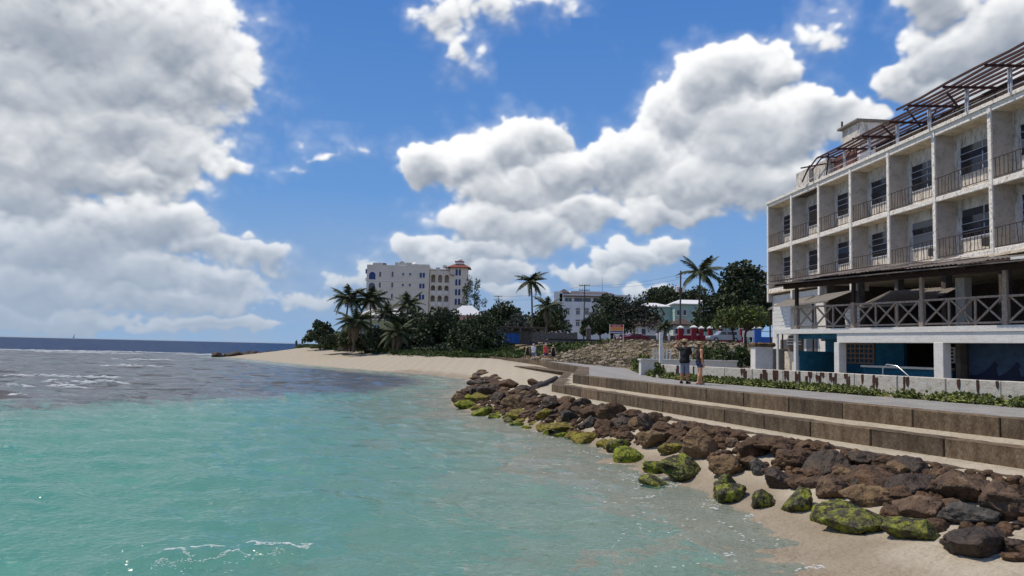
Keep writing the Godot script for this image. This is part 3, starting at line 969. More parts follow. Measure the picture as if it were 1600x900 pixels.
# ---------------------------------------------------------------- the derelict hotel
func make_hotel() -> void:
	rng.seed = 401
	var pb := bump_texture(71, 0.08, 5, 5.0)
	var plaster := textured("weathered_plaster", ramp_image(70, 0.02, 0.09, 0.45, [[0.0, G(74, 66, 57)], [0.24, G(136, 127, 117)], [0.4, G(186, 180, 172)], [0.62, G(214, 209, 202)], [1.0, G(226, 222, 216)]], 512), 0.16, 0.9, pb, 0.2)
	plaster.uv1_scale = Vector3(0.2, 0.075, 0.2)
	var flaked := textured("flaking_paint", ramp_image(75, 0.03, 0.12, 0.5, [[0.0, G(34, 30, 27)], [0.22, G(74, 66, 58)], [0.29, G(158, 150, 140)], [0.36, G(226, 221, 212)], [1.0, G(238, 234, 227)]], 512), 0.17, 0.85, pb, 0.35)
	flaked.uv1_scale = Vector3(0.24, 0.12, 0.24)
	var cream := textured("stained_cream", ramp_image(79, 0.02, 0.1, 0.5, [[0.0, G(134, 116, 94)], [0.35, G(200, 186, 162)], [0.6, G(222, 210, 188)], [1.0, G(230, 220, 202)]]), 0.2, 0.9, pb, 0.2)
	var shade_grey := textured("shade_grey_render", ramp_image(83, 0.02, 0.1, 0.5, [[0.0, G(122, 114, 106)], [0.4, G(180, 172, 164)], [0.7, G(196, 189, 181)], [1.0, G(208, 202, 195)]]), 0.2, 0.9, pb, 0.2)  # pier sides greyer than their faces: shade put into the colour
	var dim := textured("shade_and_soot_render", ramp_image(88, 0.02, 0.1, 0.5, [[0.0, G(54, 48, 44)], [0.5, G(84, 77, 71)], [1.0, G(112, 104, 96)]], 256), 0.3, 0.95)  # dark tone stands in for shade in the rooms, soot on one soffit
	var rust := textured("rusted_steel", ramp_image(91, 0.05, 0.15, 0.5, [[0.0, G(32, 18, 17)], [0.5, G(66, 38, 36)], [1.0, G(104, 66, 60)]], 256), 0.8, 0.85)
	var iron := plain("railing_iron", G(58, 50, 46), 0.8)
	var wood := textured("weathered_timber", ramp_image(95, 0.04, 0.15, 0.5, [[0.0, G(70, 54, 44)], [0.4, G(146, 128, 114)], [0.65, G(182, 168, 154)], [1.0, G(208, 198, 186)]], 256), 0.7, 0.9)
	wood.uv1_scale = Vector3(1.4, 0.4, 1.4)
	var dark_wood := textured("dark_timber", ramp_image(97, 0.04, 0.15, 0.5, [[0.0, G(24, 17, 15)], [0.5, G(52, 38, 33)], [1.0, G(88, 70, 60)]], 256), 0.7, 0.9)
	var sheet := textured("roof_sheet", ramp_image(99, 0.03, 0.12, 0.5, [[0.0, G(62, 56, 52)], [0.4, G(112, 106, 100)], [1.0, G(156, 150, 143)]], 256), 0.5, 0.8)
	var glass := plain("window_glass", G(26, 31, 44), 0.12)
	glass.metallic_specular = 0.5
	glass.albedo_color.a = 0.62
	glass.transparency = BaseMaterial3D.TRANSPARENCY_ALPHA
	var frame_white := plain("window_frame", G(176, 180, 190), 0.7)
	var teal := textured("teal_paint", ramp_image(103, 0.02, 0.1, 0.5, [[0.0, G(18, 58, 78)], [0.45, G(24, 92, 118)], [0.75, G(34, 112, 138)], [1.0, G(84, 140, 152)]], 256), 0.3, 0.9)
	var white := textured("white_paint", ramp_image(107, 0.02, 0.1, 0.5, [[0.0, G(168, 162, 152)], [0.3, G(208, 206, 200)], [0.6, G(222, 221, 217)], [1.0, G(232, 231, 228)]]), 0.25, 0.85, pb, 0.15)
	mats["white_paint"] = white
	mats["pb"] = pb
	mats["dark_timber"] = dark_wood
	var maroon := textured("maroon_panel", ramp_image(109, 0.03, 0.1, 0.5, [[0.0, G(84, 54, 50)], [0.5, G(112, 76, 72)], [1.0, G(132, 96, 90)]], 256), 0.5, 0.9)

	var blinds := [plain("blind_grey", G(128, 128, 130), 0.9), plain("blind_brown", G(84, 72, 62), 0.9), plain("blind_blue", G(70, 80, 100), 0.9), plain("room_shade_backing", G(58, 58, 62), 0.9)]  # flat backings behind the panes; the darkest stands in for room shade
	var h := thing("derelict_hotel", "long white derelict hotel with balconies and rusted roof frame behind the promenade", "hotel", V(18.44, 2.0, 56.5), deg_to_rad(-85.47))
	# local axes: x along the front towards the camera, y up, z out to the sea
	const BAYS := 10
	const BAY := 3.92
	const DEEP := 0.95
	var floors := [5.85, 8.82, 12.05]
	var long := BAYS * BAY
	# body behind the balconies: back wall, far end wall, rear and roof
	box_part("back_wall", plaster, h, Vector3(long * 0.5, 9.0, -DEEP - 0.16), Vector3(long - 0.02, 6.1, 0.3))
	box_part("end_wall", plaster, h, Vector3(0.12, 6.0, -6.2), Vector3(0.24, 12.0, 9.6))
	box_part("rear_wall", plaster, h, Vector3(long * 0.5, 6.0, -11.2), Vector3(long, 12.0, 0.3))
	box_part("roof_slab", flaked, h, Vector3(long * 0.5 - 0.05, 12.13, -5.6), Vector3(long + 0.1, 0.16, 11.4))
	for k in BAYS + 1:
		var low := 4.95 if k < 4 else 5.45
		box_part("pier", shade_grey, h, Vector3(k * BAY, (low + 12.15) * 0.5, -0.52), Vector3(0.2, 12.15 - low, 0.96))
		box_part("pier_face", flaked, h, Vector3(k * BAY, (low + 12.22) * 0.5, 0.0), Vector3(0.23, 12.22 - low, 0.09), 0.015)
	for k in BAYS:
		var x0 := k * BAY + 0.12
		var mid := x0 + BAY * 0.5 - 0.12
		var w := BAY - 0.25
		# broken roof edge over the bay
		box_part("roof_edge", flaked, h, Vector3(mid, 11.98 + rng.randf_range(-0.03, 0.03), -0.07), Vector3(w, rng.randf_range(0.34, 0.42), 0.16), 0.03, Basis(Vector3(0, 0, 1), rng.randf_range(-0.006, 0.006)))
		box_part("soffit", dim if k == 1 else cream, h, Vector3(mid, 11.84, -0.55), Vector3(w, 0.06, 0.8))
		for f in 2:
			var y: float = floors[f]
			box_part("balcony_slab", cream, h, Vector3(mid, y - 0.09, -0.52), Vector3(w, 0.17, 0.86), 0.01)
			box_part("slab_edge", flaked, h, Vector3(mid, y - 0.13 + rng.randf_range(-0.02, 0.02), -0.03), Vector3(w, rng.randf_range(0.24, 0.3), 0.1), 0.025, Basis(Vector3(0, 0, 1), rng.randf_range(-0.008, 0.008)))
			# iron railing with bent bars
			var r := MB.new()
			var sag := rng.randf_range(-0.05, 0.05)
			r.beam(Vector3(x0, y + 0.93 + sag, -0.05), Vector3(x0 + w, y + 0.93 - sag, -0.05), 0.035, 0.03)
			r.beam(Vector3(x0, y + 0.1, -0.05), Vector3(x0 + w, y + 0.1, -0.05), 0.03, 0.025)
			var bars := 15
			for j in bars:
				if rng.randf() < 0.07: continue
				var bx := x0 + w * (j + 0.5) / bars
				var lean := rng.randf_range(-0.09, 0.09) if j % 3 else rng.randf_range(-0.02, 0.02)
				r.beam(Vector3(bx, y + 0.1, -0.05), Vector3(bx + lean, y + 0.93, -0.05), 0.02, 0.02)
			put(r.mesh(), "balcony_railing", iron, h)
			# louvred window in the back wall
			var win := Node3D.new()
			win.name = numbered(h, "window")
			h.add_child(win)
			var wide := 2.0
			var tall := 1.34
			win.position = Vector3(x0 + 0.5 + wide * 0.5, y + 0.92 + tall * 0.5, -DEEP - 0.02)
			box_part("window_backing", blinds[(k * 3 + f * 2) % 4], win, Vector3(0, 0, 0.016), Vector3(wide, tall, 0.012))
			box_part("frame", frame_white, win, Vector3(-wide * 0.5, 0, 0.03), Vector3(0.05, tall, 0.06))
			box_part("frame", frame_white, win, Vector3(wide * 0.5, 0, 0.03), Vector3(0.05, tall, 0.06))
			box_part("frame", frame_white, win, Vector3(0, -tall * 0.5, 0.03), Vector3(wide + 0.1, 0.05, 0.08))
			if (k + f) % 3 != 1: box_part("mullion", frame_white, win, Vector3(0.34 + 0.2 * (k % 2), 0, 0.035), Vector3(0.05, tall, 0.05))
			for j in 4:
				if rng.randf() < 0.16: continue
				var p := box_part("pane", glass, win, Vector3(-0.02, -tall * 0.5 + tall * (j + 0.5) / 4.0, 0.05), Vector3(wide - 0.08, tall / 4.0 - 0.03, 0.012), 0.0, Basis(Vector3(1, 0, 0), rng.randf_range(-0.05, 0.22)) * Basis(Vector3(0, 0, 1), rng.randfn() * 0.006))
				p.set_meta("label", "dark louvre pane")
				if j > 0: box_part("glazing_bar", frame_white, win, Vector3(0, -tall * 0.5 + tall * j / 4.0, 0.065), Vector3(wide - 0.06, 0.028, 0.03))
			if (k * 2 + f) % 5 in [0, 2, 3] and k > 3:
				var ac := box_part("air_conditioner", plain("ac_case", G(60, 60, 64), 0.7), h, Vector3(x0 + 2.55, y + 0.55, -DEEP + 0.14), Vector3(0.62, 0.4, 0.4), 0.02)
				for j in 5: box_part("grille_slat", iron, ac, Vector3(0, -0.13 + j * 0.065, 0.204), Vector3(0.54, 0.02, 0.012))
	# ground and first storey behind the terrace: rooms whose wall colour is darkened for shade
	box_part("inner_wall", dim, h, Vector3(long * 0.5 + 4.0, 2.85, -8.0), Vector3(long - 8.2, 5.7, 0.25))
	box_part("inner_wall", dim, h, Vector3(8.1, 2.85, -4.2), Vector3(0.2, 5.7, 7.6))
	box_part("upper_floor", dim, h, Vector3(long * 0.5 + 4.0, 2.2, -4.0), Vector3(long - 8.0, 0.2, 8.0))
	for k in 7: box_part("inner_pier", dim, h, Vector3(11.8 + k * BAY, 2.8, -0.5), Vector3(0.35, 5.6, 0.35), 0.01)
	box_part("lower_wall", white, h, Vector3(4.0, 2.9, -0.45), Vector3(8.0, 5.0, 0.25))
	box_part("lower_soffit", cream, h, Vector3(long * 0.5, 5.6, -4.0), Vector3(long, 0.12, 8.1))
	for k in [2.2, 6.2]:
		var g := MB.new()
		g.box(Vector3(k, 1.6, -0.3), Vector3(1.5, 1.3, 0.06))
		put(g.mesh(), "ground_window", glass, h)
	# awnings of corrugated sheet over the far windows
	for a in [[2.4, 4.2, 1.0], [7.6, 4.2, 1.4]]:
		var m := MB.new()
		var n := int(a[1] / 0.16)
		for j in n:
			var xa: float = a[0] + j * 0.16
			m.quad(Vector3(xa, 5.0, -0.3), Vector3(xa + 0.08, 5.03, -0.3), Vector3(xa + 0.08, 4.36, a[2]), Vector3(xa, 4.33, a[2]), Vector3(0, 1, 0.3))
			m.quad(Vector3(xa + 0.08, 5.03, -0.3), Vector3(xa + 0.16, 5.0, -0.3), Vector3(xa + 0.16, 4.33, a[2]), Vector3(xa + 0.08, 4.36, a[2]), Vector3(0, 1, 0.3))
		m.box(Vector3(a[0] + a[1] * 0.5, 4.3, a[2]), Vector3(a[1], 0.09, 0.06))
		var aw := put(m.mesh(), "awning", sheet, h)
		for j in 3: put(strut(Vector3(a[0] + 0.1 + j * (a[1] - 0.2) * 0.5, 0.0, a[2] - 0.1), Vector3(a[0] + 0.1 + j * (a[1] - 0.2) * 0.5, 4.3, a[2] - 0.1), 0.08), "awning_post", dark_wood, aw)

	# roof: plant rooms and the rusted frame of the lost roof terrace cover
	box_part("plant_room", plaster, h, Vector3(6.25, 12.82, -2.0), Vector3(4.5, 1.25, 3.4), 0.02)
	box_part("plant_room_window", glass, h, Vector3(6.3, 12.85, -0.27), Vector3(0.5, 0.85, 0.06))
	box_part("stair_tower", plaster, h, Vector3(0.95, 15.0, -7.2), Vector3(2.5, 5.7, 2.8), 0.02)
	box_part("stair_tower_roof", sheet, h, Vector3(0.95, 17.93, -7.2), Vector3(2.9, 0.16, 3.4), 0.02)
	box_part("vent_pipe", dark_wood, h, Vector3(-0.3, 18.2, -5.8), Vector3(0.1, 0.7, 0.1))
	box_part("roof_panel", maroon, h, Vector3(9.9, 12.78, -0.7), Vector3(2.6, 1.15, 0.1))
	for j in 56: box_part("board", dark_wood, h, Vector3(12.4 + j * 0.5, 12.76 + rng.randf_range(-0.03, 0.05), -1.35), Vector3(0.48, 1.05, 0.05), 0.0, Basis(Vector3(0, 0, 1), rng.randfn() * 0.015))  # boarding added as a dark band for the shade under the frame
	for j in 15:
		var x := 11.4 + j * 1.95
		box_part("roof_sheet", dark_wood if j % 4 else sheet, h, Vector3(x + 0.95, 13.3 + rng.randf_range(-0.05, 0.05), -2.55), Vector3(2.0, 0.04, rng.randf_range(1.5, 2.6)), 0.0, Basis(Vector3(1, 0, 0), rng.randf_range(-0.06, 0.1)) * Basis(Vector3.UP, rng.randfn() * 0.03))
	# frame: posts on the edge, rafters across, purlins along
	for j in 11:
		var x := 10.9 + j * 2.75
		var top := 13.3
		for s in [-0.07, 0.07]: put(strut(Vector3(x + s, 12.2, -0.12), Vector3(x + s + rng.randfn() * 0.02, top, -0.12), 0.065), "frame_post", frame_white, h)
		var reach := 1.0 if x > 18.0 else 0.35
		put(strut(Vector3(x, top + 0.08, reach + rng.randf_range(-0.06, 0.06)), Vector3(x + 0.15, top + 0.13, -2.3 + rng.randf_range(-0.4, 0.3)), 0.1), "rafter", rust, h)
		if j % 2: put(strut(Vector3(x, top, -1.7), Vector3(x + 1.7, top + 0.2, 0.1), 0.08), "brace", rust, h)
		if j % 3 == 0: put(strut(Vector3(x - 0.5, 12.3, -0.1), Vector3(x, top, -0.5), 0.05), "brace", rust, h)
	for z in [1.0, 0.62, 0.28, -0.05, -0.42, -0.8, -1.2, -1.65]:
		var ga: float = 18.2 if z > 0.5 else 8.2
		var m := MB.new()
		var pts := []
		for j in 12: pts.append(Vector3(lerpf(ga, 40.0, j / 11.0), 13.44 + (1.0 - z) * 0.03 + rng.randf_range(-0.04, 0.04), z + rng.randfn() * 0.02))
		for j in 11:
			m.beam(pts[j], pts[j + 1], 0.075, 0.09)
		put(m.mesh(), "purlin", rust, h)
	# the far end has slumped
	for z in [0.28, 0.0, -0.35, -0.7, -1.1]:
		var m := MB.new()
		m.beam(Vector3(7.0 - z * 0.3, 13.0 - absf(z) * 0.08, z), Vector3(8.2, 13.46, z), 0.065, 0.07)
		put(m.mesh(), "purlin", rust, h)
	for q in [[Vector3(7.0, 13.1, 0.75), Vector3(9.8, 13.2, -1.6)], [Vector3(8.6, 13.44, 0.4), Vector3(8.7, 13.5, -1.6)], [Vector3(7.4, 13.2, 0.35), Vector3(6.2, 12.4, 0.3)], [Vector3(9.5, 13.45, 0.15), Vector3(9.0, 12.2, 0.05)], [Vector3(12.4, 13.6, 0.2), Vector3(13.8, 13.35, -1.4)], [Vector3(16.2, 13.3, -1.5), Vector3(17.6, 13.75, 0.1)]]:
		put(strut(q[0], q[1], 0.075), "broken_strut", rust, h)
	var rail := MB.new()
	rail.tube([Vector3(4.2, 12.55, -0.1), Vector3(long, 12.42, -0.1)], [0.022], 5)
	put(rail.mesh(), "roof_pipe", frame_white, h)

	# terrace on the first floor, turned a little from the front
	var ta := deg_to_rad(-67.3)
	var world_to_hotel := h.transform.affine_inverse()
	var t := Node3D.new()
	t.name = numbered(h, "terrace")
	h.add_child(t)
	t.transform = world_to_hotel * Transform3D(Basis(Vector3.UP, ta), V(13.43, 2.0, 37.0))
	const FAR := -0.15
	const NEAR := 21.0
	var spread := func(u: float) -> float: return -(5.4 - u * 0.35)   # the wedge back to the hotel front
	var slab := MB.new()
	var poly := PackedVector2Array([Vector2(FAR - 1.3, 0.12), Vector2(NEAR, 0.12), Vector2(NEAR, 0.0), Vector2(15.0, -0.6), Vector2(FAR, -6.0), Vector2(FAR - 1.3, -6.0)])
	slab.prism(poly, 2.2, 2.42, func(u: float, v: float, w: float) -> Vector3: return Vector3(u, w, v))
	put(slab.mesh(), "terrace_slab", white, t)
	box_part("beam", white, t, Vector3((NEAR + 2.5) * 0.5, 1.99, -0.08), Vector3(NEAR - 2.5, 0.41, 0.3), 0.012)
	box_part("beam", teal, t, Vector3(1.0, 2.08, -0.4), Vector3(2.9, 0.22, 0.2))
	for x in [2.5, 7.55, 12.6, 17.6]: box_part("column", white, t, Vector3(x, 0.85, -0.12), Vector3(0.3 if x < 5.0 else 0.42, 1.9, 0.42), 0.015)
	box_part("column", white, t, Vector3(FAR - 0.05, 1.1, -0.12), Vector3(0.16, 2.2, 0.16), 0.01)
	box_part("pole", white, t, Vector3(FAR - 1.15, 1.1, 0.0), Vector3(0.09, 2.2, 0.09), 0.01)
	# teal room below the terrace, its pierced wall, bench and mural wall
	box_part("teal_wall", teal, t, Vector3(1.2, 1.0, -2.9), Vector3(4.6, 2.4, 0.2))
	box_part("teal_wall", teal, t, Vector3(FAR - 0.05, 0.6, -1.6), Vector3(0.18, 1.6, 2.6))
	put(lattice_block(Vector3(1.1, 1.35, -2.77), 1.6, 0.9), "lattice_blocks", plain("lattice_stone", G(150, 122, 104), 0.9), t)
	put(lattice_block(Vector3(5.6, 1.35, -3.3), 1.5, 0.6), "lattice_blocks", white, t)
	box_part("bench", white, t, Vector3(4.6, 0.78, -1.6), Vector3(4.4, 0.09, 0.4), 0.01)
	box_part("bench_front", teal, t, Vector3(4.6, 0.4, -1.7), Vector3(4.4, 0.66, 0.2))
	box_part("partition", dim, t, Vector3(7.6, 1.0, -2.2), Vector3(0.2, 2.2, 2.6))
	var mural_back := textured("mural_blue", ramp_image(121, 0.02, 0.1, 0.4, [[0.0, G(30, 44, 62)], [0.6, G(52, 74, 96)], [1.0, G(72, 96, 116)]], 256), 0.4, 0.9)
	var mural := box_part("mural_wall", mural_back, t, Vector3(12.6, 0.95, -1.3), Vector3(9.6, 2.2, 0.15))
	var waves := MB.new()
	for j in 11:
		var x := -4.5 + j * 0.86
		var pl := PackedVector2Array()
		for q in 15:
			var a := q / 14.0
			pl.append(Vector2(x + a * 0.74, -0.35 + 0.52 * pow(a, 1.6)))
		pl.append(Vector2(x + 0.9, 0.02))
		pl.append(Vector2(x + 0.78, -0.02))
		pl.append(Vector2(x + 0.86, -0.35))
		waves.prism(pl, 0.0, 0.02, func(u: float, v: float, w: float) -> Vector3: return Vector3(u, v, 0.08 + w))
	waves.box(Vector3(0, -0.7, 0.086), Vector3(9.5, 0.72, 0.018))
	put(waves.mesh(), "painted_waves", plain("mural_navy", G(12, 24, 52), 0.85), mural)
	var hoop := MB.new()
	hoop.tube([Vector3(5.7, 0.2, 0.9), Vector3(5.7, 0.75, 0.9), Vector3(5.9, 0.92, 0.9), Vector3(6.4, 0.86, 0.9), Vector3(6.9, 0.5, 0.9)], [0.025], 6)
	put(hoop.mesh(), "pool_rail", plain("chrome", G(190, 195, 200), 0.3, 0.8), t)
	# timber railing: posts to the roof, rails and crosses
	for k in 7:
		var x := k * 3.4
		box_part("post", wood, t, Vector3(x, 2.42 + 0.55, 0.0), Vector3(0.2, 1.1, 0.2), 0.015)
		box_part("roof_post", dark_wood if k < 2 else wood, t, Vector3(x, 4.02, 0.0), Vector3(0.14, 1.0, 0.14), 0.01)
		if k == 6: break
		put(strut(Vector3(x, 3.44, 0.0), Vector3(x + 3.4, 3.44 + rng.randf_range(-0.02, 0.02), 0.0), 0.075), "rail", wood, t)
		put(strut(Vector3(x, 2.52, 0.0), Vector3(x + 3.4, 2.52, 0.0), 0.07), "rail", wood, t)
		for j in 3:
			var xa := x + 0.1 + j * 1.07
			if j > 0: put(strut(Vector3(xa, 2.42, 0.0), Vector3(xa, 3.44, 0.0), 0.065), "baluster", wood, t)
			put(strut(Vector3(xa + 0.04, 2.54, 0.02), Vector3(xa + 1.03, 3.42, 0.02), 0.06), "cross_brace", wood, t)
			put(strut(Vector3(xa + 0.04, 3.42, -0.03), Vector3(xa + 1.03, 2.54, -0.03), 0.06), "cross_brace", wood, t)
	var bent := MB.new()
	bent.tube([Vector3(8.95, 3.44, 0.08), Vector3(8.72, 3.1, 0.1), Vector3(8.7, 2.8, 0.1), Vector3(8.85, 2.5, 0.08)], [0.02], 5)
	put(bent.mesh(), "loose_cable", wood, t)
	# terrace roof: beams, then torn sheets; open to the sky over its far end
	box_part("eaves_beam", dark_wood, t, Vector3(NEAR * 0.5 - 0.5, 4.46, 0.0), Vector3(NEAR + 0.6, 0.22, 0.2))
	box_part("fascia", sheet, t, Vector3(9.5, 4.6, 0.45), Vector3(NEAR + 1.0, 0.04, 0.9), 0.0, Basis(Vector3(1, 0, 0), 0.16))
	for j in 20:
		var x := -0.9 + j * 1.1
		var back := maxf(1.0, 5.6 - x * 0.34) + 0.3
		var torn := rng.randf_range(-0.12, 0.2)
		var m := MB.new()
		var n := 6
		for q in n:
			var xa := x + q * 0.18
			m.quad(Vector3(xa, 4.64, 0.9 + torn), Vector3(xa + 0.09, 4.68, 0.9 + torn), Vector3(xa + 0.09, 4.68 + 0.2 * back, -back), Vector3(xa, 4.64 + 0.2 * back, -back), Vector3.UP)
			m.quad(Vector3(xa + 0.09, 4.68, 0.9 + torn), Vector3(xa + 0.18, 4.64, 0.9 + torn), Vector3(xa + 0.18, 4.64 + 0.2 * back, -back), Vector3(xa + 0.09, 4.68 + 0.2 * back, -back), Vector3.UP)
		var sh := put(m.mesh(), "roof_sheet", sheet if j % 3 else dark_wood, t)
		sh.rotation.z = rng.randfn() * 0.006
		put(strut(Vector3(x, 4.5, 0.5), Vector3(x, 4.55 + 0.2 * back, -back), 0.09), "rafter", dark_wood, t)
	for j in 9:
		var x := 4.2 + j * 0.5
		put(strut(Vector3(x, 4.66 + rng.randf_range(0, 0.15), 0.95), Vector3(x + rng.randf_range(0.4, 1.2), 4.78 + rng.randf_range(0, 0.2), 0.6), 0.04), "loose_batten", wood, t)
	box_part("white_fascia", white, t, Vector3(13.6, 4.62, 0.98), Vector3(5.0, 0.09, 0.05))
	# dark rooms behind the terrace: columns and the folded inner awning
	for x in [5.6]: box_part("inner_column", shade_grey, t, Vector3(x + 1.6, 3.4, -1.8), Vector3(0.4, 2.0, 0.4))
	var ia := MB.new()
	for j in 20:
		var xa := -0.6 + j * 0.2
		ia.quad(Vector3(xa, 3.7, -4.4), Vector3(xa + 0.1, 3.73, -4.4), Vector3(xa + 0.1, 4.6, -6.6), Vector3(xa, 4.57, -6.6), Vector3.UP)
		ia.quad(Vector3(xa + 0.1, 3.73, -4.4), Vector3(xa + 0.2, 3.7, -4.4), Vector3(xa + 0.2, 4.57, -6.6), Vector3(xa + 0.1, 4.6, -6.6), Vector3.UP)
	ia.box(Vector3(1.4, 3.66, -4.36), Vector3(4.1, 0.1, 0.06))
	put(ia.mesh(), "inner_awning", sheet, t)
	# boarded white screen at the far end
	for j in 6: box_part("screen_board", white, t, Vector3(FAR - 0.78, 2.5 + j * 0.185, 0.05), Vector3(1.2, 0.17, 0.04), 0.008, Basis(Vector3(1, 0, 0), -0.06))
	for j in 6: box_part("screen_board", white, t, Vector3(0.45, 2.5 + j * 0.185, -3.0), Vector3(0.9, 0.17, 0.04), 0.008)
	# lower block at the far end: tan screen wall, a brown panel added in the dark open doorway, louvres
	box_part("screen_wall", cream, t, Vector3(FAR - 0.6, 0.62, -0.5), Vector3(1.1, 1.5, 0.16))
	box_part("door", plain("doorway_fill", G(112, 92, 76), 0.85), t, Vector3(FAR - 0.6, 1.7, -0.62), Vector3(1.0, 0.9, 0.05))
	for j in 3: box_part("louvre", white, t, Vector3(FAR - 0.6, 1.72 + j * 0.13, -0.5), Vector3(0.95, 0.05, 0.04))

func strut(a: Vector3, b: Vector3, w: float) -> ArrayMesh:
	var m := MB.new()
	m.beam(a, b, w, w)
	return m.mesh()

func lattice_block(at: Vector3, wide: float, tall: float) -> ArrayMesh:
	var m := MB.new()
	for j in 5: m.box(at + Vector3(0, -tall * 0.5 + tall * j / 4.0, 0), Vector3(wide, 0.07, 0.08))
	for i in 7: m.box(at + Vector3(-wide * 0.5 + wide * i / 6.0, 0, 0.003), Vector3(0.07, tall, 0.08))
	return m.mesh()

# ---------------------------------------------------------------- boundary wall, white fence, strip of creepers
func make_boundary() -> void:
	rng.seed = 55
	var white: Material = mats["white_paint"]
	var worn := textured("worn_white_wall", ramp_image(131, 0.02, 0.1, 0.5, [[0.0, G(96, 82, 64)], [0.25, G(156, 148, 132)], [0.42, G(190, 186, 176)], [1.0, G(212, 210, 203)]], 512), 0.4, 0.9, mats["pb"], 0.25)
	var rusty := textured("rust_stain", ramp_image(135, 0.05, 0.14, 0.5, [[0.0, G(30, 16, 12)], [0.5, G(70, 40, 28)], [1.0, G(134, 96, 68)]], 256), 1.2, 0.95)
	var line := PackedVector2Array([Vector2(16.9, 14), Vector2(14.3, 20.2), Vector2(10.95, 28.2), Vector2(8.2, 34.7), Vector2(6.95, 37.7)])
	var t := thing("boundary_wall", "low white wall with rust streaked joints between creepers and hotel", "wall")
	wall_run(t, line, 1.75, 2.62, 0.25, 1.75, [worn, worn, worn], -1.0, "wall_panel")
	var p := resample(line, 0.58)
	for k in p.size() - 1:
		if rng.randf() < 0.34: continue
		var a := p[k]
		var b := p[k + 1]
		var tt := (b - a).normalized()
		var m := Vector2(-tt.y, tt.x) * 1.0
		var o := V(a.x + m.x * 0.012, 2.0, a.y + m.y * 0.012)
		var x := Vector3(tt.x, 0, -tt.y)
		var z := Vector3(m.x, 0, -m.y)
		var sm := MB.new()
		var at := -0.12
		for q in 1 + rng.randi() % 4:
			var w := rng.randf_range(0.03, 0.11)
			var y1 := 0.615 - (0.0 if rng.randf() < 0.7 else rng.randf_range(0.05, 0.2))
			var y0 := y1 - rng.randf_range(0.15, 0.6)
			var pl := PackedVector2Array([Vector2(at, y1), Vector2(at + w, y1 - 0.02 * rng.randf()), Vector2(at + w * rng.randf_range(0.85, 1.2), lerpf(y0, y1, 0.5)), Vector2(at + w * 0.8, y0), Vector2(at + w * 0.3, y0 - 0.05), Vector2(at + w * rng.randf_range(-0.2, 0.1), lerpf(y0, y1, 0.45))])
			sm.prism(pl, -0.02, 0.006, func(u: float, v: float, ww: float) -> Vector3: return o + x * u + Vector3.UP * v + z * ww)
			at += w * rng.randf_range(1.1, 1.6)
		put(sm.mesh(), "rust_streak", rusty, t)
	# concrete terrace behind the wall
	var deck := MB.new()
	deck.prism(PackedVector2Array([Vector2(17.0, 14), Vector2(7.1, 37.7), Vector2(9.4, 47), Vector2(17.8, 56), Vector2(22, 14)]), 1.9, 2.03, func(u: float, v: float, w: float) -> Vector3: return V(u, w, v))
	structure(deck.mesh(), "pool_deck", mats["paving"])
	# gate post, low rail wall and white pickets by the lot
	t = thing("gate_post", "slim white square post standing at the end of the boundary wall", "post")
	box_part("shaft", white, t, V(7.35, 3.0, 38.6), Vector3(0.16, 2.3, 0.16), 0.01)
	t = thing("low_wall", "pale green-white low wall behind the couple", "wall")
	box_part("wall_body", white, t, V(9.6, 2.35, 42.3), Vector3(6.6, 0.8, 0.2), 0.01, Basis(Vector3.UP, deg_to_rad(28)))
	box_part("coping", white, t, V(9.6, 2.79, 42.3), Vector3(6.7, 0.08, 0.3), 0.01, Basis(Vector3.UP, deg_to_rad(28)))
	t = thing("picket_fence", "ragged white picket fence overgrown by a shrub behind the low wall", "fence")
	for k in 30:
		var x := 8.2 + k * 0.19
		if k in [6, 7, 13, 14]: continue
		box_part("picket", white, t, V(x, 2.9 + rng.randf_range(-0.08, 0.05), 45.2 + (x - 8.2) * 0.1), Vector3(0.1, 1.0, 0.03), 0.008, Basis(Vector3(0, 0, 1), rng.randfn() * 0.07))
	put(strut(V(8.1, 2.75, 45.25), V(14.0, 2.75, 45.85), 0.06), "picket_rail", white, t)
	# square white block with a stone cap
	t = thing("gate_pier", "square white pier with rough stone cap beside the hotel", "pier")
	box_part("pier_body", white, t, V(13.15, 2.8, 41.3), Vector3(0.95, 1.6, 0.8), 0.02)
	box_part("stone_cap", mats["rocks"][4], t, V(13.15, 3.7, 41.3), Vector3(1.15, 0.22, 1.0), 0.06)
	t = thing("screen_wall", "tan rendered wall between the white pier and hotel terrace", "wall")
	box_part("wall_body", textured("tan_render", ramp_image(137, 0.02, 0.1, 0.5, [[0.0, G(112, 104, 92)], [1.0, G(150, 142, 130)]], 256), 0.3), t, V(14.2, 2.75, 41.0), Vector3(1.3, 1.5, 0.2), 0.01)

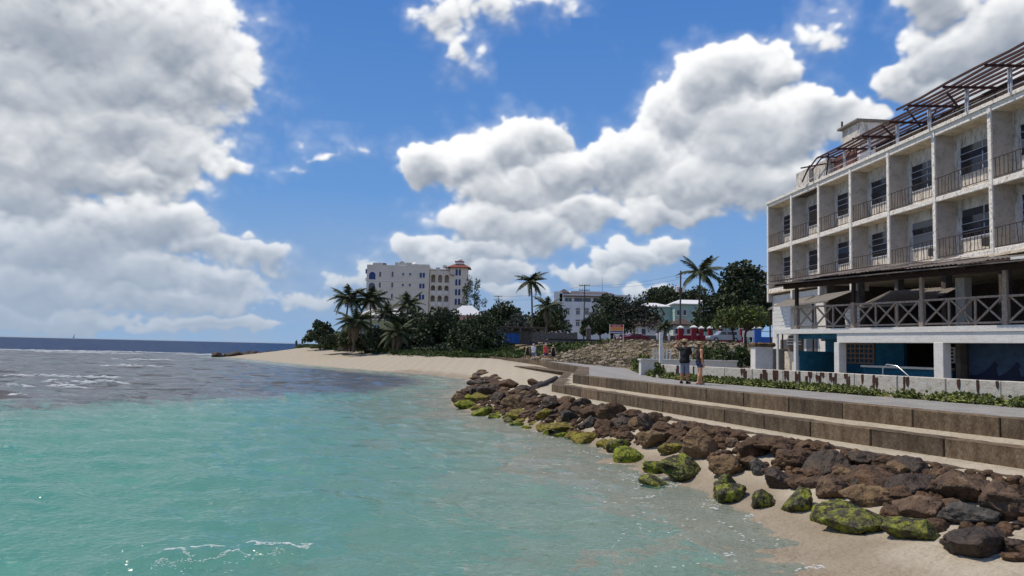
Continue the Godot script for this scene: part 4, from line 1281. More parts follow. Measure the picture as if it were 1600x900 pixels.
# ---------------------------------------------------------------- plants
func leaf_cloud(blobs: Array, size: float, cols: Array, seed_: int, aspect := 0.55) -> ArrayMesh:
	# leaves as small folded blades spread through the outer part of each clump; blobs: [centre, radii, count]
	var r := RandomNumberGenerator.new()
	r.seed = seed_
	var v := PackedVector3Array()
	var n := PackedVector3Array()
	var c := PackedColorArray()
	for b in blobs:
		for k in int(b[2]):
			var u := Vector3(r.randfn(), r.randfn(), r.randfn()).normalized()
			var at: Vector3 = b[0] + u * b[1] * pow(r.randf(), 0.4)
			var a := (u + Vector3(r.randfn(), r.randfn() - 0.2, r.randfn()) * 0.7).normalized()
			var s := a.cross(Vector3(r.randfn(), r.randfn(), r.randfn())).normalized()
			var l := size * r.randf_range(0.6, 1.4)
			var up := a.cross(s)
			var tip := at + a * l
			var p := at + a * l * 0.5 + s * l * aspect + up * l * 0.1
			var q := at + a * l * 0.5 - s * l * aspect + up * l * 0.1
			var m := (p - at).cross(tip - at).normalized()
			var m2 := (tip - at).cross(q - at).normalized()
			v.append_array([at, tip, p, at, q, tip])
			n.append_array([m, m, m, m2, m2, m2])
			var w: Color = cols[r.randi() % cols.size()]
			w = w * r.randf_range(0.7, 1.3)
			c.append_array([w, w, w, w, w, w])
	var a := []
	a.resize(Mesh.ARRAY_MAX)
	a[Mesh.ARRAY_VERTEX] = v
	a[Mesh.ARRAY_NORMAL] = n
	a[Mesh.ARRAY_COLOR] = c
	var m := ArrayMesh.new()
	m.add_surface_from_arrays(Mesh.PRIMITIVE_TRIANGLES, a)
	return m

var dark_leaf := [Color(0.026, 0.040, 0.018), Color(0.038, 0.058, 0.024), Color(0.055, 0.078, 0.030), Color(0.075, 0.095, 0.036)]
var mid_leaf := [Color(0.045, 0.075, 0.025), Color(0.065, 0.10, 0.03), Color(0.09, 0.12, 0.04)]
var lime_leaf := [Color(0.10, 0.14, 0.025), Color(0.17, 0.20, 0.04), Color(0.22, 0.24, 0.05)]

func tree(called: String, label: String, at: Vector3, wide: float, tall: float, trunk_h: float, cols: Array, seed_: int, clumps := 16, group := "", leaf := 0.34, dense := 170) -> Node3D:
	var r := RandomNumberGenerator.new()
	r.seed = seed_
	var t := thing(called, label, "tree" if not "shrub" in called and not "bush" in called else "shrub", at, 0.0, group)
	var tm := MB.new()
	var top := Vector3(r.randfn() * 0.2, maxf(trunk_h, tall * 0.35), 0)
	tm.tube([Vector3(0, -0.4, 0), Vector3(r.randfn() * 0.1, trunk_h * 0.6, 0), top], [tall * 0.034, tall * 0.024, tall * 0.018], 7)
	var blobs := []
	for k in clumps:
		var a := TAU * (k + r.randf() * 0.7) * 0.381966
		var f := sqrt((k + 0.5) / clumps)
		var y := trunk_h + (tall - trunk_h) * (0.10 + 0.74 * (1.0 - f * f * 0.8) * r.randf_range(0.4, 1.05))
		var c := Vector3(cos(a) * f * wide * 0.40, y, sin(a) * f * wide * 0.36)
		var rad := wide * r.randf_range(0.13, 0.21)
		blobs.append([c, Vector3(rad, rad * r.randf_range(0.55, 0.85), rad), dense * (0.6 + rad / wide * 2.2)])
		if k % 2 == 0: tm.tube([top * 0.75, top.lerp(c, 0.55) + Vector3(0, -0.2, 0), c], [tall * 0.014, tall * 0.009, tall * 0.004], 5)
	put(tm.mesh(), "trunk", mats["bark"], t)
	put(leaf_cloud(blobs, leaf, cols, seed_ + 3), "crown", mats["leaf"], t)
	return t

func frond_mesh(long: float, droop: float, seed_: int, green: Array, ragged := 0.0) -> ArrayMesh:
	# an arching rib along +x with two rows of hanging leaflets
	var r := RandomNumberGenerator.new()
	r.seed = seed_
	var m := MB.new()
	var pts := []
	var count := 11
	for k in count:
		var t := k / float(count - 1)
		pts.append(Vector3(long * (t - 0.16 * droop * t * t), long * (0.34 * t - (0.30 + 0.55 * droop) * t * t), 0))
	var rad := []
	for k in count: rad.append(lerpf(0.045, 0.01, k / float(count - 1)))
	m.col = green[0] * 1.6
	m.tube(pts, rad, 4, false)
	for k in 24:
		var t := 0.14 + 0.86 * k / 23.0
		var i := mini(int(t * (count - 1)), count - 2)
		var p: Vector3 = pts[i].lerp(pts[i + 1], t * (count - 1) - i)
		var along: Vector3 = (pts[i + 1] - pts[i]).normalized()
		var ll := long * 0.30 * sin(PI * clampf(0.18 + t * 0.78, 0, 1)) + 0.1
		for s in [-1.0, 1.0]:
			if r.randf() < ragged: continue
			var dir := (along * 0.55 + Vector3(0, -0.34 - droop * 0.3 + r.randfn() * 0.08, s * (0.9 - 0.25 * droop))).normalized()
			var tip := p + dir * ll * r.randf_range(0.85, 1.1)
			var wd := along * 0.075
			m.col = green[r.randi() % green.size()] * r.randf_range(0.8, 1.25)
			m.tri(p - wd, p + wd, p + dir * ll * 0.5 + wd * 0.9)
			m.tri(p - wd, p + dir * ll * 0.5 + wd * 0.9, tip)
	return m.mesh()

var fronds := []
var dead_fronds := []

func palm(label: String, at: Vector3, tall: float, lean: Vector2, reach: float, count: int, seed_: int, dead := 0, called := "coconut_palm") -> Node3D:
	var r := RandomNumberGenerator.new()
	r.seed = seed_
	var t := thing(called, label, "palm tree", at, 0.0)
	var m := MB.new()
	var pts := []
	var rad := []
	for k in 9:
		var f := k / 8.0
		pts.append(Vector3(lean.x * f * f, tall * f - (0.4 if k == 0 else 0.0), lean.y * f * f))
		rad.append(lerpf(0.24, 0.13, f) * (1.0 + 0.06 * (k % 2)))
	m.tube(pts, rad, 8)
	put(m.mesh(), "trunk", mats["palm_bark"], t)
	var top: Vector3 = pts[8]
	for k in count:
		var tier := k / float(count)
		var pitch := lerpf(0.75, -0.35, tier) + r.randfn() * 0.1
		var f: Mesh = fronds[clampi(int(tier * 4.0) + (r.randi() % 2), 0, fronds.size() - 1)]
		var turn := Basis(Vector3.UP, TAU * k * 0.381966 + r.randfn() * 0.15) * Basis(Vector3(0, 0, 1), pitch)
		put(f, "frond", mats["leaf"], t, Transform3D(turn.scaled(Vector3.ONE * reach / 3.0 * r.randf_range(0.85, 1.1)), top))
	for k in dead:
		var turn := Basis(Vector3.UP, TAU * k / dead + r.randfn() * 0.2) * Basis(Vector3(0, 0, 1), r.randf_range(-0.9, -0.5))
		put(dead_fronds[k % 2], "dead_frond", mats["leaf"], t, Transform3D(turn.scaled(Vector3.ONE * reach / 3.0 * r.randf_range(0.8, 1.0)), top + Vector3(0, -0.15, 0)))
	var nuts := MB.new()
	for k in 5: nuts.lathe(top + Vector3(cos(k * 1.3) * 0.22, -0.25, sin(k * 1.3) * 0.22), [Vector2(0.0, -0.14), Vector2(0.11, -0.06), Vector2(0.11, 0.06), Vector2(0.0, 0.14)], 7)
	put(nuts.mesh(), "coconut_bunch", mats["palm_bark"], t)
	return t

func scatter(called: String, label: String, category: String, mesh: Mesh, m: Material, spots: Array) -> void:
	# spots: Transform3D; one mass that nobody could count
	var mm := MultiMesh.new()
	mm.transform_format = MultiMesh.TRANSFORM_3D
	mm.mesh = mesh
	mm.instance_count = spots.size()
	for k in spots.size(): mm.set_instance_transform(k, spots[k])
	var o := MultiMeshInstance3D.new()
	o.name = numbered(self, called)
	o.multimesh = mm
	o.material_override = m
	add_child(o)
	tag(o, label, category, "", "stuff")

func clump(seed_: int, cols: Array, leaf := 0.09, r := 0.22, count := 26) -> ArrayMesh:
	return leaf_cloud([[Vector3(0, 0.08, 0), Vector3(r, 0.12, r), count]], leaf, cols, seed_, 0.6)

func make_plants() -> void:
	mats["bark"] = plain("bark", G(74, 64, 55), 0.95)
	mats["palm_bark"] = textured("palm_bark", ramp_image(151, 0.04, 0.12, 0.5, [[0.0, G(66, 58, 50)], [1.0, G(132, 122, 110)]], 256), 0.6, 0.95)
	mats["leaf"] = vertex_coloured("leaf", 0.8, 0.18)
	var pg := [Color(0.036, 0.05, 0.02), Color(0.052, 0.068, 0.025), Color(0.075, 0.09, 0.033)]
	var pd := [Color(0.14, 0.11, 0.07), Color(0.18, 0.145, 0.095), Color(0.12, 0.10, 0.07)]
	for k in 5: fronds.append(frond_mesh(3.0, 0.1 + k * 0.22, 500 + k, pg, 0.04))
	for k in 2: dead_fronds.append(frond_mesh(2.6, 1.2, 520 + k, pd, 0.25))
	# palms on the sandy point
	palm("tall slim coconut palm at the seaward edge of the grove on the point", V(-31.6, 2.4, 150), 9.6, Vector2(0.5, 0), 4.1, 22, 1)
	palm("coconut palm with a wide crown before the cream apartment block's arched window", V(-26.6, 2.4, 150), 9.3, Vector2(-0.4, 0), 4.3, 23, 2)
	palm("short thick palm with hanging dead fronds on the point", V(-28.0, 2.3, 141), 4.9, Vector2(0.2, 0.2), 4.3, 23, 3, 9)
	palm("low spreading palm with grey dead fronds at the edge of the creepers", V(-19.6, 2.2, 136), 3.2, Vector2(0.1, 0), 3.9, 21, 4, 8)
	palm("palm rising from the sea grape trees before the cream apartment block", V(-21.6, 2.4, 162), 9.2, Vector2(0.3, 0), 3.8, 21, 5)
	palm("small palm tucked between the sea grape trees and the yellow house", V(-24.6, 2.4, 157), 7.2, Vector2(-0.3, 0), 3.4, 19, 6)
	tree("sea_grape_tree", "low dark sea grape bush at the foot of the tall slim palm", V(-33.8, 2.3, 152), 6.0, 3.6, 0.2, dark_leaf, 43, 16, "", 0.36, 200)
	tree("sea_grape_tree", "dark sea grape bush between the two low palms", V(-23.8, 2.2, 142), 6.4, 4.6, 0.2, dark_leaf, 44, 18, "", 0.36, 200)
	tree("sea_grape_tree", "dark sea grape bush growing over the pale hut", V(-29.5, 2.3, 146), 6.0, 3.9, 0.2, dark_leaf, 45, 16, "", 0.36, 200)
	# palms in the town
	palm("very tall lone coconut palm standing between the apartment block and white office", V(4.3, 5.2, 160), 11.6, Vector2(-0.4, 0), 3.9, 19, 7, 3)
	palm("coconut palm leaning on the side of the white office building", V(6.7, 5.0, 150), 6.2, Vector2(0.2, 0), 3.7, 17, 8, 6)
	palm("royal palm with dark drooping crown behind the mint villa's utility pole", V(34.8, 5.5, 146), 12.4, Vector2(0.2, 0), 5.0, 17, 9, 0, "royal_palm")
	palm("pompon shaped dwarf palm in front of the small white cottage", V(20.7, 4.9, 106), 1.7, Vector2(0.0, 0), 1.4, 26, 10, 0, "dwarf_palm")
	# broad trees
	tree("sea_grape_tree", "dark sea grape tree at the tip of the point", V(-41.5, 2.4, 172), 7.0, 6.6, 0.6, dark_leaf, 21, 16, "", 0.42)
	tree("sea_grape_tree", "dense dark sea grape tree beside the low spreading palm", V(-14.4, 2.3, 150), 9.5, 9.2, 0.7, dark_leaf, 22, 30, "", 0.42, 210)
	tree("sea_grape_tree", "wide dark sea grape tree behind the palm grove", V(-20.0, 2.4, 158), 11.0, 9.0, 0.8, dark_leaf, 23, 30, "", 0.42, 210)
	tree("sea_grape_tree", "dark sea grape tree before the pink house", V(-11.8, 2.4, 156), 7.5, 8.6, 0.7, dark_leaf, 28, 24, "", 0.42, 200)
	tree("sea_grape_tree", "rounded sea grape tree with pale leaf tips beside the blue panels", V(-5.3, 2.2, 122), 9.0, 7.2, 0.4, mid_leaf.slice(0, 1) + dark_leaf, 24, 34, "", 0.36, 230)
	tree("broadleaf_tree", "low dark tree behind the point's yellow house", V(-34.5, 2.5, 165), 6.0, 4.5, 0.4, dark_leaf, 25, 14, "", 0.4)
	tree("broadleaf_tree", "rough dark tree under the distant cross-arm pole", V(-2.8, 4.8, 172), 12.0, 9.5, 1.0, dark_leaf, 26, 24, "", 0.5, 190)
	tree("grey_bush", "pale grey-green round bush behind the old pergola", V(1.6, 4.8, 150), 6.0, 5.6, 0.4, [Color(0.07, 0.085, 0.065), Color(0.09, 0.105, 0.08)], 27, 18, "", 0.34, 200)
	tree("broadleaf_tree", "dark tree beside the foot of the lone tall palm", V(8.6, 5.0, 172), 9.0, 8.6, 1.0, dark_leaf, 29, 20, "", 0.46)
	tree("broadleaf_tree", "dark low-branched tree in front of the white office building", V(14.4, 4.6, 128), 6.2, 5.8, 0.8, dark_leaf, 30, 26, "", 0.36, 220)
	tree("broadleaf_tree", "taller dark tree with open crown behind the for sale sign", V(17.8, 4.6, 140), 8.5, 9.6, 2.2, dark_leaf, 31, 22, "", 0.38, 200)
	tree("broadleaf_tree", "wide dark purple-tinged tree between the office and mint villa", V(21.6, 4.6, 136), 10.5, 8.4, 1.2, [Color(0.045, 0.05, 0.034), Color(0.055, 0.055, 0.042), Color(0.035, 0.05, 0.025)], 32, 28, "", 0.36, 220)
	tree("broadleaf_tree", "spreading flat-topped tree rising behind the mint villa roof", V(43.0, 6.0, 218), 16.0, 16.5, 8.0, dark_leaf, 33, 26, "", 0.6, 220)
	tree("broadleaf_tree", "second spreading tree behind the mint villa, beside the royal palm crown", V(52.5, 6.0, 224), 15.0, 17.0, 8.0, dark_leaf, 34, 24, "", 0.6, 220)
	tree("broadleaf_tree", "huge dark tree against the end of the derelict hotel", V(38.5, 5.0, 130), 11.5, 15.2, 1.5, dark_leaf, 35, 40, "", 0.5, 280)
	tree("broadleaf_tree", "dark lower tree between mint villa and huge tree", V(32.5, 5.0, 128), 6.5, 7.4, 0.8, dark_leaf, 36, 18, "", 0.4)
	tree("sea_grape_tree", "bright yellow-green sea grape branches above the red pillared wall", V(21.5, 3.4, 72), 5.2, 4.5, 2.5, mid_leaf + [lime_leaf[0], lime_leaf[1]], 37, 22, "", 0.22, 130)
	tree("sea_grape_tree", "yellow-green sea grape top behind the parked silver car", V(27.2, 4.8, 96), 5.0, 4.6, 1.2, lime_leaf.slice(0, 2) + mid_leaf, 38, 20, "", 0.26, 150)
	tree("leafy_shrub", "green shrub spilling over the white picket fence", V(11.4, 2.0, 44.4), 2.6, 2.0, 0.4, mid_leaf, 39, 16, "", 0.12, 150)
	tree("leafy_shrub", "green shrub over the fence beside the white pier", V(13.0, 2.0, 44.8), 1.7, 1.7, 0.4, mid_leaf, 40, 12, "", 0.12, 140)
	tree("leafy_shrub", "young bright shrub growing where the promenade widens", V(7.9, 1.95, 47.0), 1.5, 1.3, 0.1, mid_leaf + lime_leaf, 41, 12, "", 0.11, 120)
	tree("leafy_shrub", "small leafy shrub before the white wall's end", V(7.0, 1.95, 37.2), 0.8, 0.85, 0.1, mid_leaf + lime_leaf, 42, 8, "", 0.09, 90)
	# feathery casuarina beside the tower
	var t := thing("casuarina_tree", "feathery casuarina tree beside the red-roofed tower", "tree", V(-11.6, 4.0, 240))
	var cm := MB.new()
	cm.tube([Vector3(0, 0, 0), Vector3(0.2, 8, 0), Vector3(0.2, 18, 0)], [0.3, 0.2, 0.05], 6)
	put(cm.mesh(), "trunk", mats["bark"], t)
	var blobs := []
	rng.seed = 71
	for k in 26: blobs.append([Vector3(rng.randfn() * 1.7, 7.0 + k * 0.5, rng.randfn() * 1.2), Vector3(0.9 - k * 0.012, 1.3, 0.9), 90])
	put(leaf_cloud(blobs, 0.7, dark_leaf, 72, 0.14), "crown", mats["leaf"], t)
	# far trees behind the street, a mass without gaps at this distance
	var far_spots := []
	for k in 60: far_spots.append(Transform3D(Basis(Vector3.UP, rng.randf() * TAU).scaled(Vector3.ONE * rng.randf_range(0.8, 1.5)), V(lerpf(-8, 80, k / 59.0), 6.0, 262 + rng.randf() * 20)))
	scatter("distant_woods", "band of dark woods behind the town roofs", "woods", leaf_cloud([[Vector3(0, 2, 0), Vector3(4, 3, 4), 260], [Vector3(2, 4, 0), Vector3(3, 2.4, 3), 150]], 0.8, dark_leaf, 73), mats["leaf"], far_spots)

	# creepers along the promenade
	rng.seed = 81
	var strip := []
	var outer := PackedVector2Array([Vector2(17.5, 12), Vector2(14.1, 20.0), Vector2(10.75, 28.0), Vector2(8.05, 34.5), Vector2(7.3, 38), Vector2(7.9, 43), Vector2(9.2, 52)])
	var oi := resample(PackedVector2Array([Vector2(16.56, 12), Vector2(13.2, 20), Vector2(9.84, 28), Vector2(7.7, 33.2), Vector2(7.0, 38), Vector2(7.1, 43), Vector2(8.0, 52)]), 0.1)
	var oo := resample(outer, 0.1)
	for k in 4600:
		var f := rng.randf()
		var a := oi[int(f * (oi.size() - 1))]
		var b := oo[int(f * (oo.size() - 1))]
		var p := a.lerp(b, rng.randf_range(0.03, 1.0))
		if tn.get_noise_2d(p.x * 9.0, p.y * 9.0) < -0.08: continue
		strip.append(Transform3D(Basis(Vector3.UP, rng.randf() * TAU).scaled(Vector3.ONE * rng.randf_range(0.4, 1.1)), V(p.x, 2.0 + rng.randf() * 0.04, p.y)))
	scatter("creeper_plants", "low green creeping plants between promenade and white wall", "plants", clump(82, lime_leaf + lime_leaf + mid_leaf), mats["leaf"], strip)
	# beach creepers on the point
	var spots := []
	for k in 5200:
		var d := rng.randf_range(112.0, 214.0)
		var e := 0.0
		for j in sand_top.size() - 1:
			if d >= sand_top[j].y and d < sand_top[j + 1].y: e = lerpf(sand_top[j].x, sand_top[j + 1].x, (d - sand_top[j].y) / (sand_top[j + 1].y - sand_top[j].y))
		if d < 119.0: e = -9.0 + (119.0 - d) * 1.1
		var x := e + absf(rng.randfn()) * 9.0 - 1.0 + tn.get_noise_2d(d * 8.0, 3.0) * 2.5
		spots.append(Transform3D(Basis(Vector3.UP, rng.randf() * TAU).scaled(Vector3.ONE * rng.randf_range(0.7, 1.5)), V(x, maxf(sand_height(x, d), 1.75 if d > 120 else 1.5) + rng.randf() * 0.3, d)))
	for k in 900:
		var d := rng.randf_range(88.0, 122.0)
		var x := inland_edge(d) + 0.3 + absf(rng.randfn()) * 4.0
		if d < 100.0 and x > 1.0: continue
		spots.append(Transform3D(Basis(Vector3.UP, rng.randf() * TAU).scaled(Vector3.ONE * rng.randf_range(0.7, 1.4)), V(x, ground_height(x, d) + rng.randf() * 0.5, d)))
	scatter("beach_creepers", "band of green beach creepers along the top of the sand", "plants", clump(83, mid_leaf + [lime_leaf[0]], 0.28, 0.75, 30), mats["leaf"], spots)
	var under := []
	for k in 900:
		var d := rng.randf_range(122.0, 186.0)
		var x := inland_edge(d) + 5.0 + absf(rng.randfn()) * 9.0
		if x > 0.0: continue
		under.append(Transform3D(Basis(Vector3.UP, rng.randf() * TAU).scaled(Vector3.ONE * rng.randf_range(0.7, 1.5)), V(x, ground_height(x, d) + rng.randf() * 0.5, d)))
	scatter("undergrowth", "dark tangled undergrowth beneath the trees on the point", "undergrowth", clump(86, dark_leaf, 0.34, 0.95, 46), mats["leaf"], under)
	# rubble and dry scrub on the cleared lot
	var stone := boulder_mesh(900, 0.9, 1)
	var pale := textured("pale_rubble", ramp_image(161, 0.05, 0.12, 0.5, [[0.0, G(96, 84, 70)], [0.5, G(150, 138, 118)], [1.0, G(190, 180, 160)]], 256), 0.4, 0.95)
	var rocks := []
	var dry := []
	for k in 5600:
		var d := rng.randf_range(56.0, 112.0)
		var x := inland_edge(d) + 0.7 + pow(rng.randf(), 1.3) * 24.0
		var q := tn.get_noise_2d(x * 4.0, d * 4.0)
		var y := ground_height(x, d)
		var s := rng.randf_range(0.08, 0.26) * (1.0 + maxf(q, 0.0) * 2.0)
		if q > -0.12 and k < 2600: rocks.append(Transform3D(Basis.from_euler(Vector3(rng.randf() * TAU, rng.randf() * TAU, 0)).scaled(Vector3(s, s * 0.7, s)), V(x, y + s * 0.2, d)))
		elif k > 2600 and q < 0.34: dry.append(Transform3D(Basis(Vector3.UP, rng.randf() * TAU).scaled(Vector3.ONE * rng.randf_range(0.45, 1.1)), V(x, y, d)))
	scatter("rubble", "pale broken stones strewn over the cleared lot", "rubble", stone, pale, rocks)
	scatter("dry_scrub", "brown dry weeds growing among the rubble", "weeds", leaf_cloud([[Vector3(0, 0.12, 0), Vector3(0.4, 0.22, 0.4), 34]], 0.16, [Color(0.10, 0.075, 0.045), Color(0.13, 0.095, 0.055), Color(0.07, 0.075, 0.035)], 84, 0.2), mats["leaf"], dry)
	# seaweed cast up on the sand edge
	var wrack := []
	for k in 90:
		var d := rng.randf_range(118.0, 168.0)
		for j in sand_top.size() - 1:
			if d >= sand_top[j].y and d < sand_top[j + 1].y:
				var x := lerpf(sand_top[j].x, sand_top[j + 1].x, (d - sand_top[j].y) / (sand_top[j + 1].y - sand_top[j].y)) - rng.randf_range(0.5, 4.0)
				wrack.append(Transform3D(Basis(Vector3.UP, rng.randf() * TAU).scaled(Vector3(1.2, 0.5, 1.0) * rng.randf_range(0.5, 1.3)), V(x, sand_height(x, d), d)))
	scatter("seaweed_wrack", "dark scraps of seaweed on the sand below the beach creepers", "seaweed", clump(85, dark_leaf, 0.2, 0.5, 14), mats["leaf"], wrack)

# ---------------------------------------------------------------- foam
func make_foam() -> void:
	rng.seed = 301
	var foam := plain("foam", G(232, 236, 236), 0.7)
	foam.albedo_color.a = 0.5
	foam.transparency = BaseMaterial3D.TRANSPARENCY_ALPHA
	var flake := MB.new()
	flake.lathe(Vector3.ZERO, [Vector2(1.0, -0.1), Vector2(0.8, 0.18), Vector2(0.0, 0.3)], 6)
	var fm := flake.mesh()
	var spots := []
	var add := func(x: float, d: float, s: float, lift: float) -> void:
		spots.append(Transform3D(Basis(Vector3.UP, rng.randf() * TAU).scaled(Vector3(s * rng.randf_range(0.6, 1.6), s * 0.35, s)), V(x, swell(x, d) + lift, d)))
	# lace along the wash
	for k in 42000:
		var f := rng.randf() * 20.0
		var i := int(f) + 3
		if i > shore.size() - 13: continue
		var p := shore[i].lerp(shore[i + 1], f - int(f))
		var away := pow(rng.randf(), 1.6) * 3.2
		var t := (shore[i + 1] - shore[i]).normalized()
		p += Vector2(-t.y, t.x) * -away * -1.0
		var n := absf(tn.get_noise_2d(p.x * 7.0, p.y * 5.0))
		if n > 0.03 * exp(-away * 0.5) + 0.006: continue
		add.call(p.x, p.y, rng.randf_range(0.008, 0.024) * (1.0 + p.y * 0.02), 0.002)
	# the little breaker close by
	for k in 5000:
		var u := rng.randf()
		var x := lerpf(-4.9, -3.0, u)
		var d := 12.1 + (x + 3.7) * 0.42 - absf(rng.randfn()) * 0.22 + 0.1
		if absf(tn.get_noise_2d(x * 16.0, d * 22.0)) > 0.09: continue
		add.call(x, d, rng.randf_range(0.006, 0.016), 0.003)
	# breakers on the reef: [x, d, length, depth]
	for b in [[-32.5, 51, 3.0, 1.2], [-37.5, 66, 9.0, 1.4], [-30.0, 57.5, 5.0, 1.4], [-33.5, 58.5, 2.6, 1.5], [-32.0, 47.0, 2.4, 1.0], [-27.5, 45.0, 1.6, 0.8], [-29.0, 52.0, 2.2, 1.0], [-120, 195, 34, 3], [-150, 208, 26, 3], [-96, 180, 22, 2.4], [-72, 190, 16, 2.4], [-104, 206, 40, 2.4], [-66, 204, 12, 2.0], [-60, 130, 10, 1.2], [-46, 96, 7, 1.0]]:
		for k in int(b[2] * 60.0):
			var u := rng.randf() * 2.0 - 1.0
			var x: float = b[0] + u * b[2] * 0.5
			var d: float = b[1] + rng.randfn() * b[3] * 0.4 * (1.0 - absf(u) * 0.6) + u * b[2] * 0.12
			if absf(tn.get_noise_2d(x * 3.0, d * 7.0)) > 0.16: continue
			var s: float = rng.randf_range(0.04, 0.12) * (1.0 + b[1] * 0.004)
			spots.append(Transform3D(Basis(Vector3.UP, rng.randf() * TAU).scaled(Vector3(s * 1.6, s * 0.9, s)), V(x, swell(x, d) + rng.randf() * 0.16 * (1.0 - u * u), d)))
	scatter("foam", "white foam on the breakers and along the wash of the cove", "foam", fm, foam, spots)

# ---------------------------------------------------------------- town behind
func window_part(parent: Node, at: Vector3, wide: float, tall: float, glass: Material, frame: Material, arch := false, bars := true) -> void:
	# a framed window on a wall that faces +z
	var w := Node3D.new()
	w.name = numbered(parent, "window")
	parent.add_child(w)
	w.position = at
	if arch:
		var pl := PackedVector2Array()
		var po := PackedVector2Array()
		for k in 9:
			var a := PI * k / 8.0
			pl.append(Vector2(cos(a) * wide * 0.5, tall * 0.5 - wide * 0.5 + sin(a) * wide * 0.5))
			po.append(Vector2(cos(a) * wide * 0.62, tall * 0.5 - wide * 0.5 + sin(a) * wide * 0.62))
		pl.append(Vector2(-wide * 0.5, -tall * 0.5))
		pl.append(Vector2(wide * 0.5, -tall * 0.5))
		po.append(Vector2(-wide * 0.62, -tall * 0.5 - 0.03))
		po.append(Vector2(wide * 0.62, -tall * 0.5 - 0.03))
		var m := MB.new()
		m.prism(po, -0.05, 0.05, func(u: float, v: float, q: float) -> Vector3: return Vector3(u, v, q))
		put(m.mesh(), "frame", frame, w)
		m = MB.new()
		m.prism(pl, 0.0, 0.09, func(u: float, v: float, q: float) -> Vector3: return Vector3(u, v, q))
		put(m.mesh(), "pane", glass, w)
		return
	box_part("frame", frame, w, Vector3(0, 0, 0.03), Vector3(wide + 0.2, tall + 0.2, 0.1))
	box_part("pane", glass, w, Vector3(0, 0, 0.06), Vector3(wide, tall, 0.08))
	if bars and wide > 0.7: box_part("glazing_bar", frame, w, Vector3(0, 0, 0.085), Vector3(0.07, tall, 0.06))
	box_part("sill", frame, w, Vector3(0, -tall * 0.5 - 0.14, 0.08), Vector3(wide + 0.4, 0.1, 0.24))

func hip_roof(parent: Node, m: Material, at: Vector3, w: float, dp: float, h: float, ridge: float, called := "roof") -> MeshInstance3D:
	var b := MB.new()
	var x := w * 0.5
	var z := dp * 0.5
	var r := ridge * 0.5
	var A := Vector3(-x, 0, z)
	var B := Vector3(x, 0, z)
	var C := Vector3(x, 0, -z)
	var D := Vector3(-x, 0, -z)
	var E := Vector3(-r, h, 0)
	var F := Vector3(r, h, 0)
	b.quad(A, B, F, E, Vector3(0, 1, 1))
	b.quad(C, D, E, F, Vector3(0, 1, -1))
	b.tri(B, C, F, Vector3(1, 1, 0))
	b.tri(D, A, E, Vector3(-1, 1, 0))
	b.box(Vector3(0, -0.08, 0), Vector3(w, 0.15, dp))
	return put(b.mesh(), called, m, parent, Transform3D(Basis.IDENTITY, at))

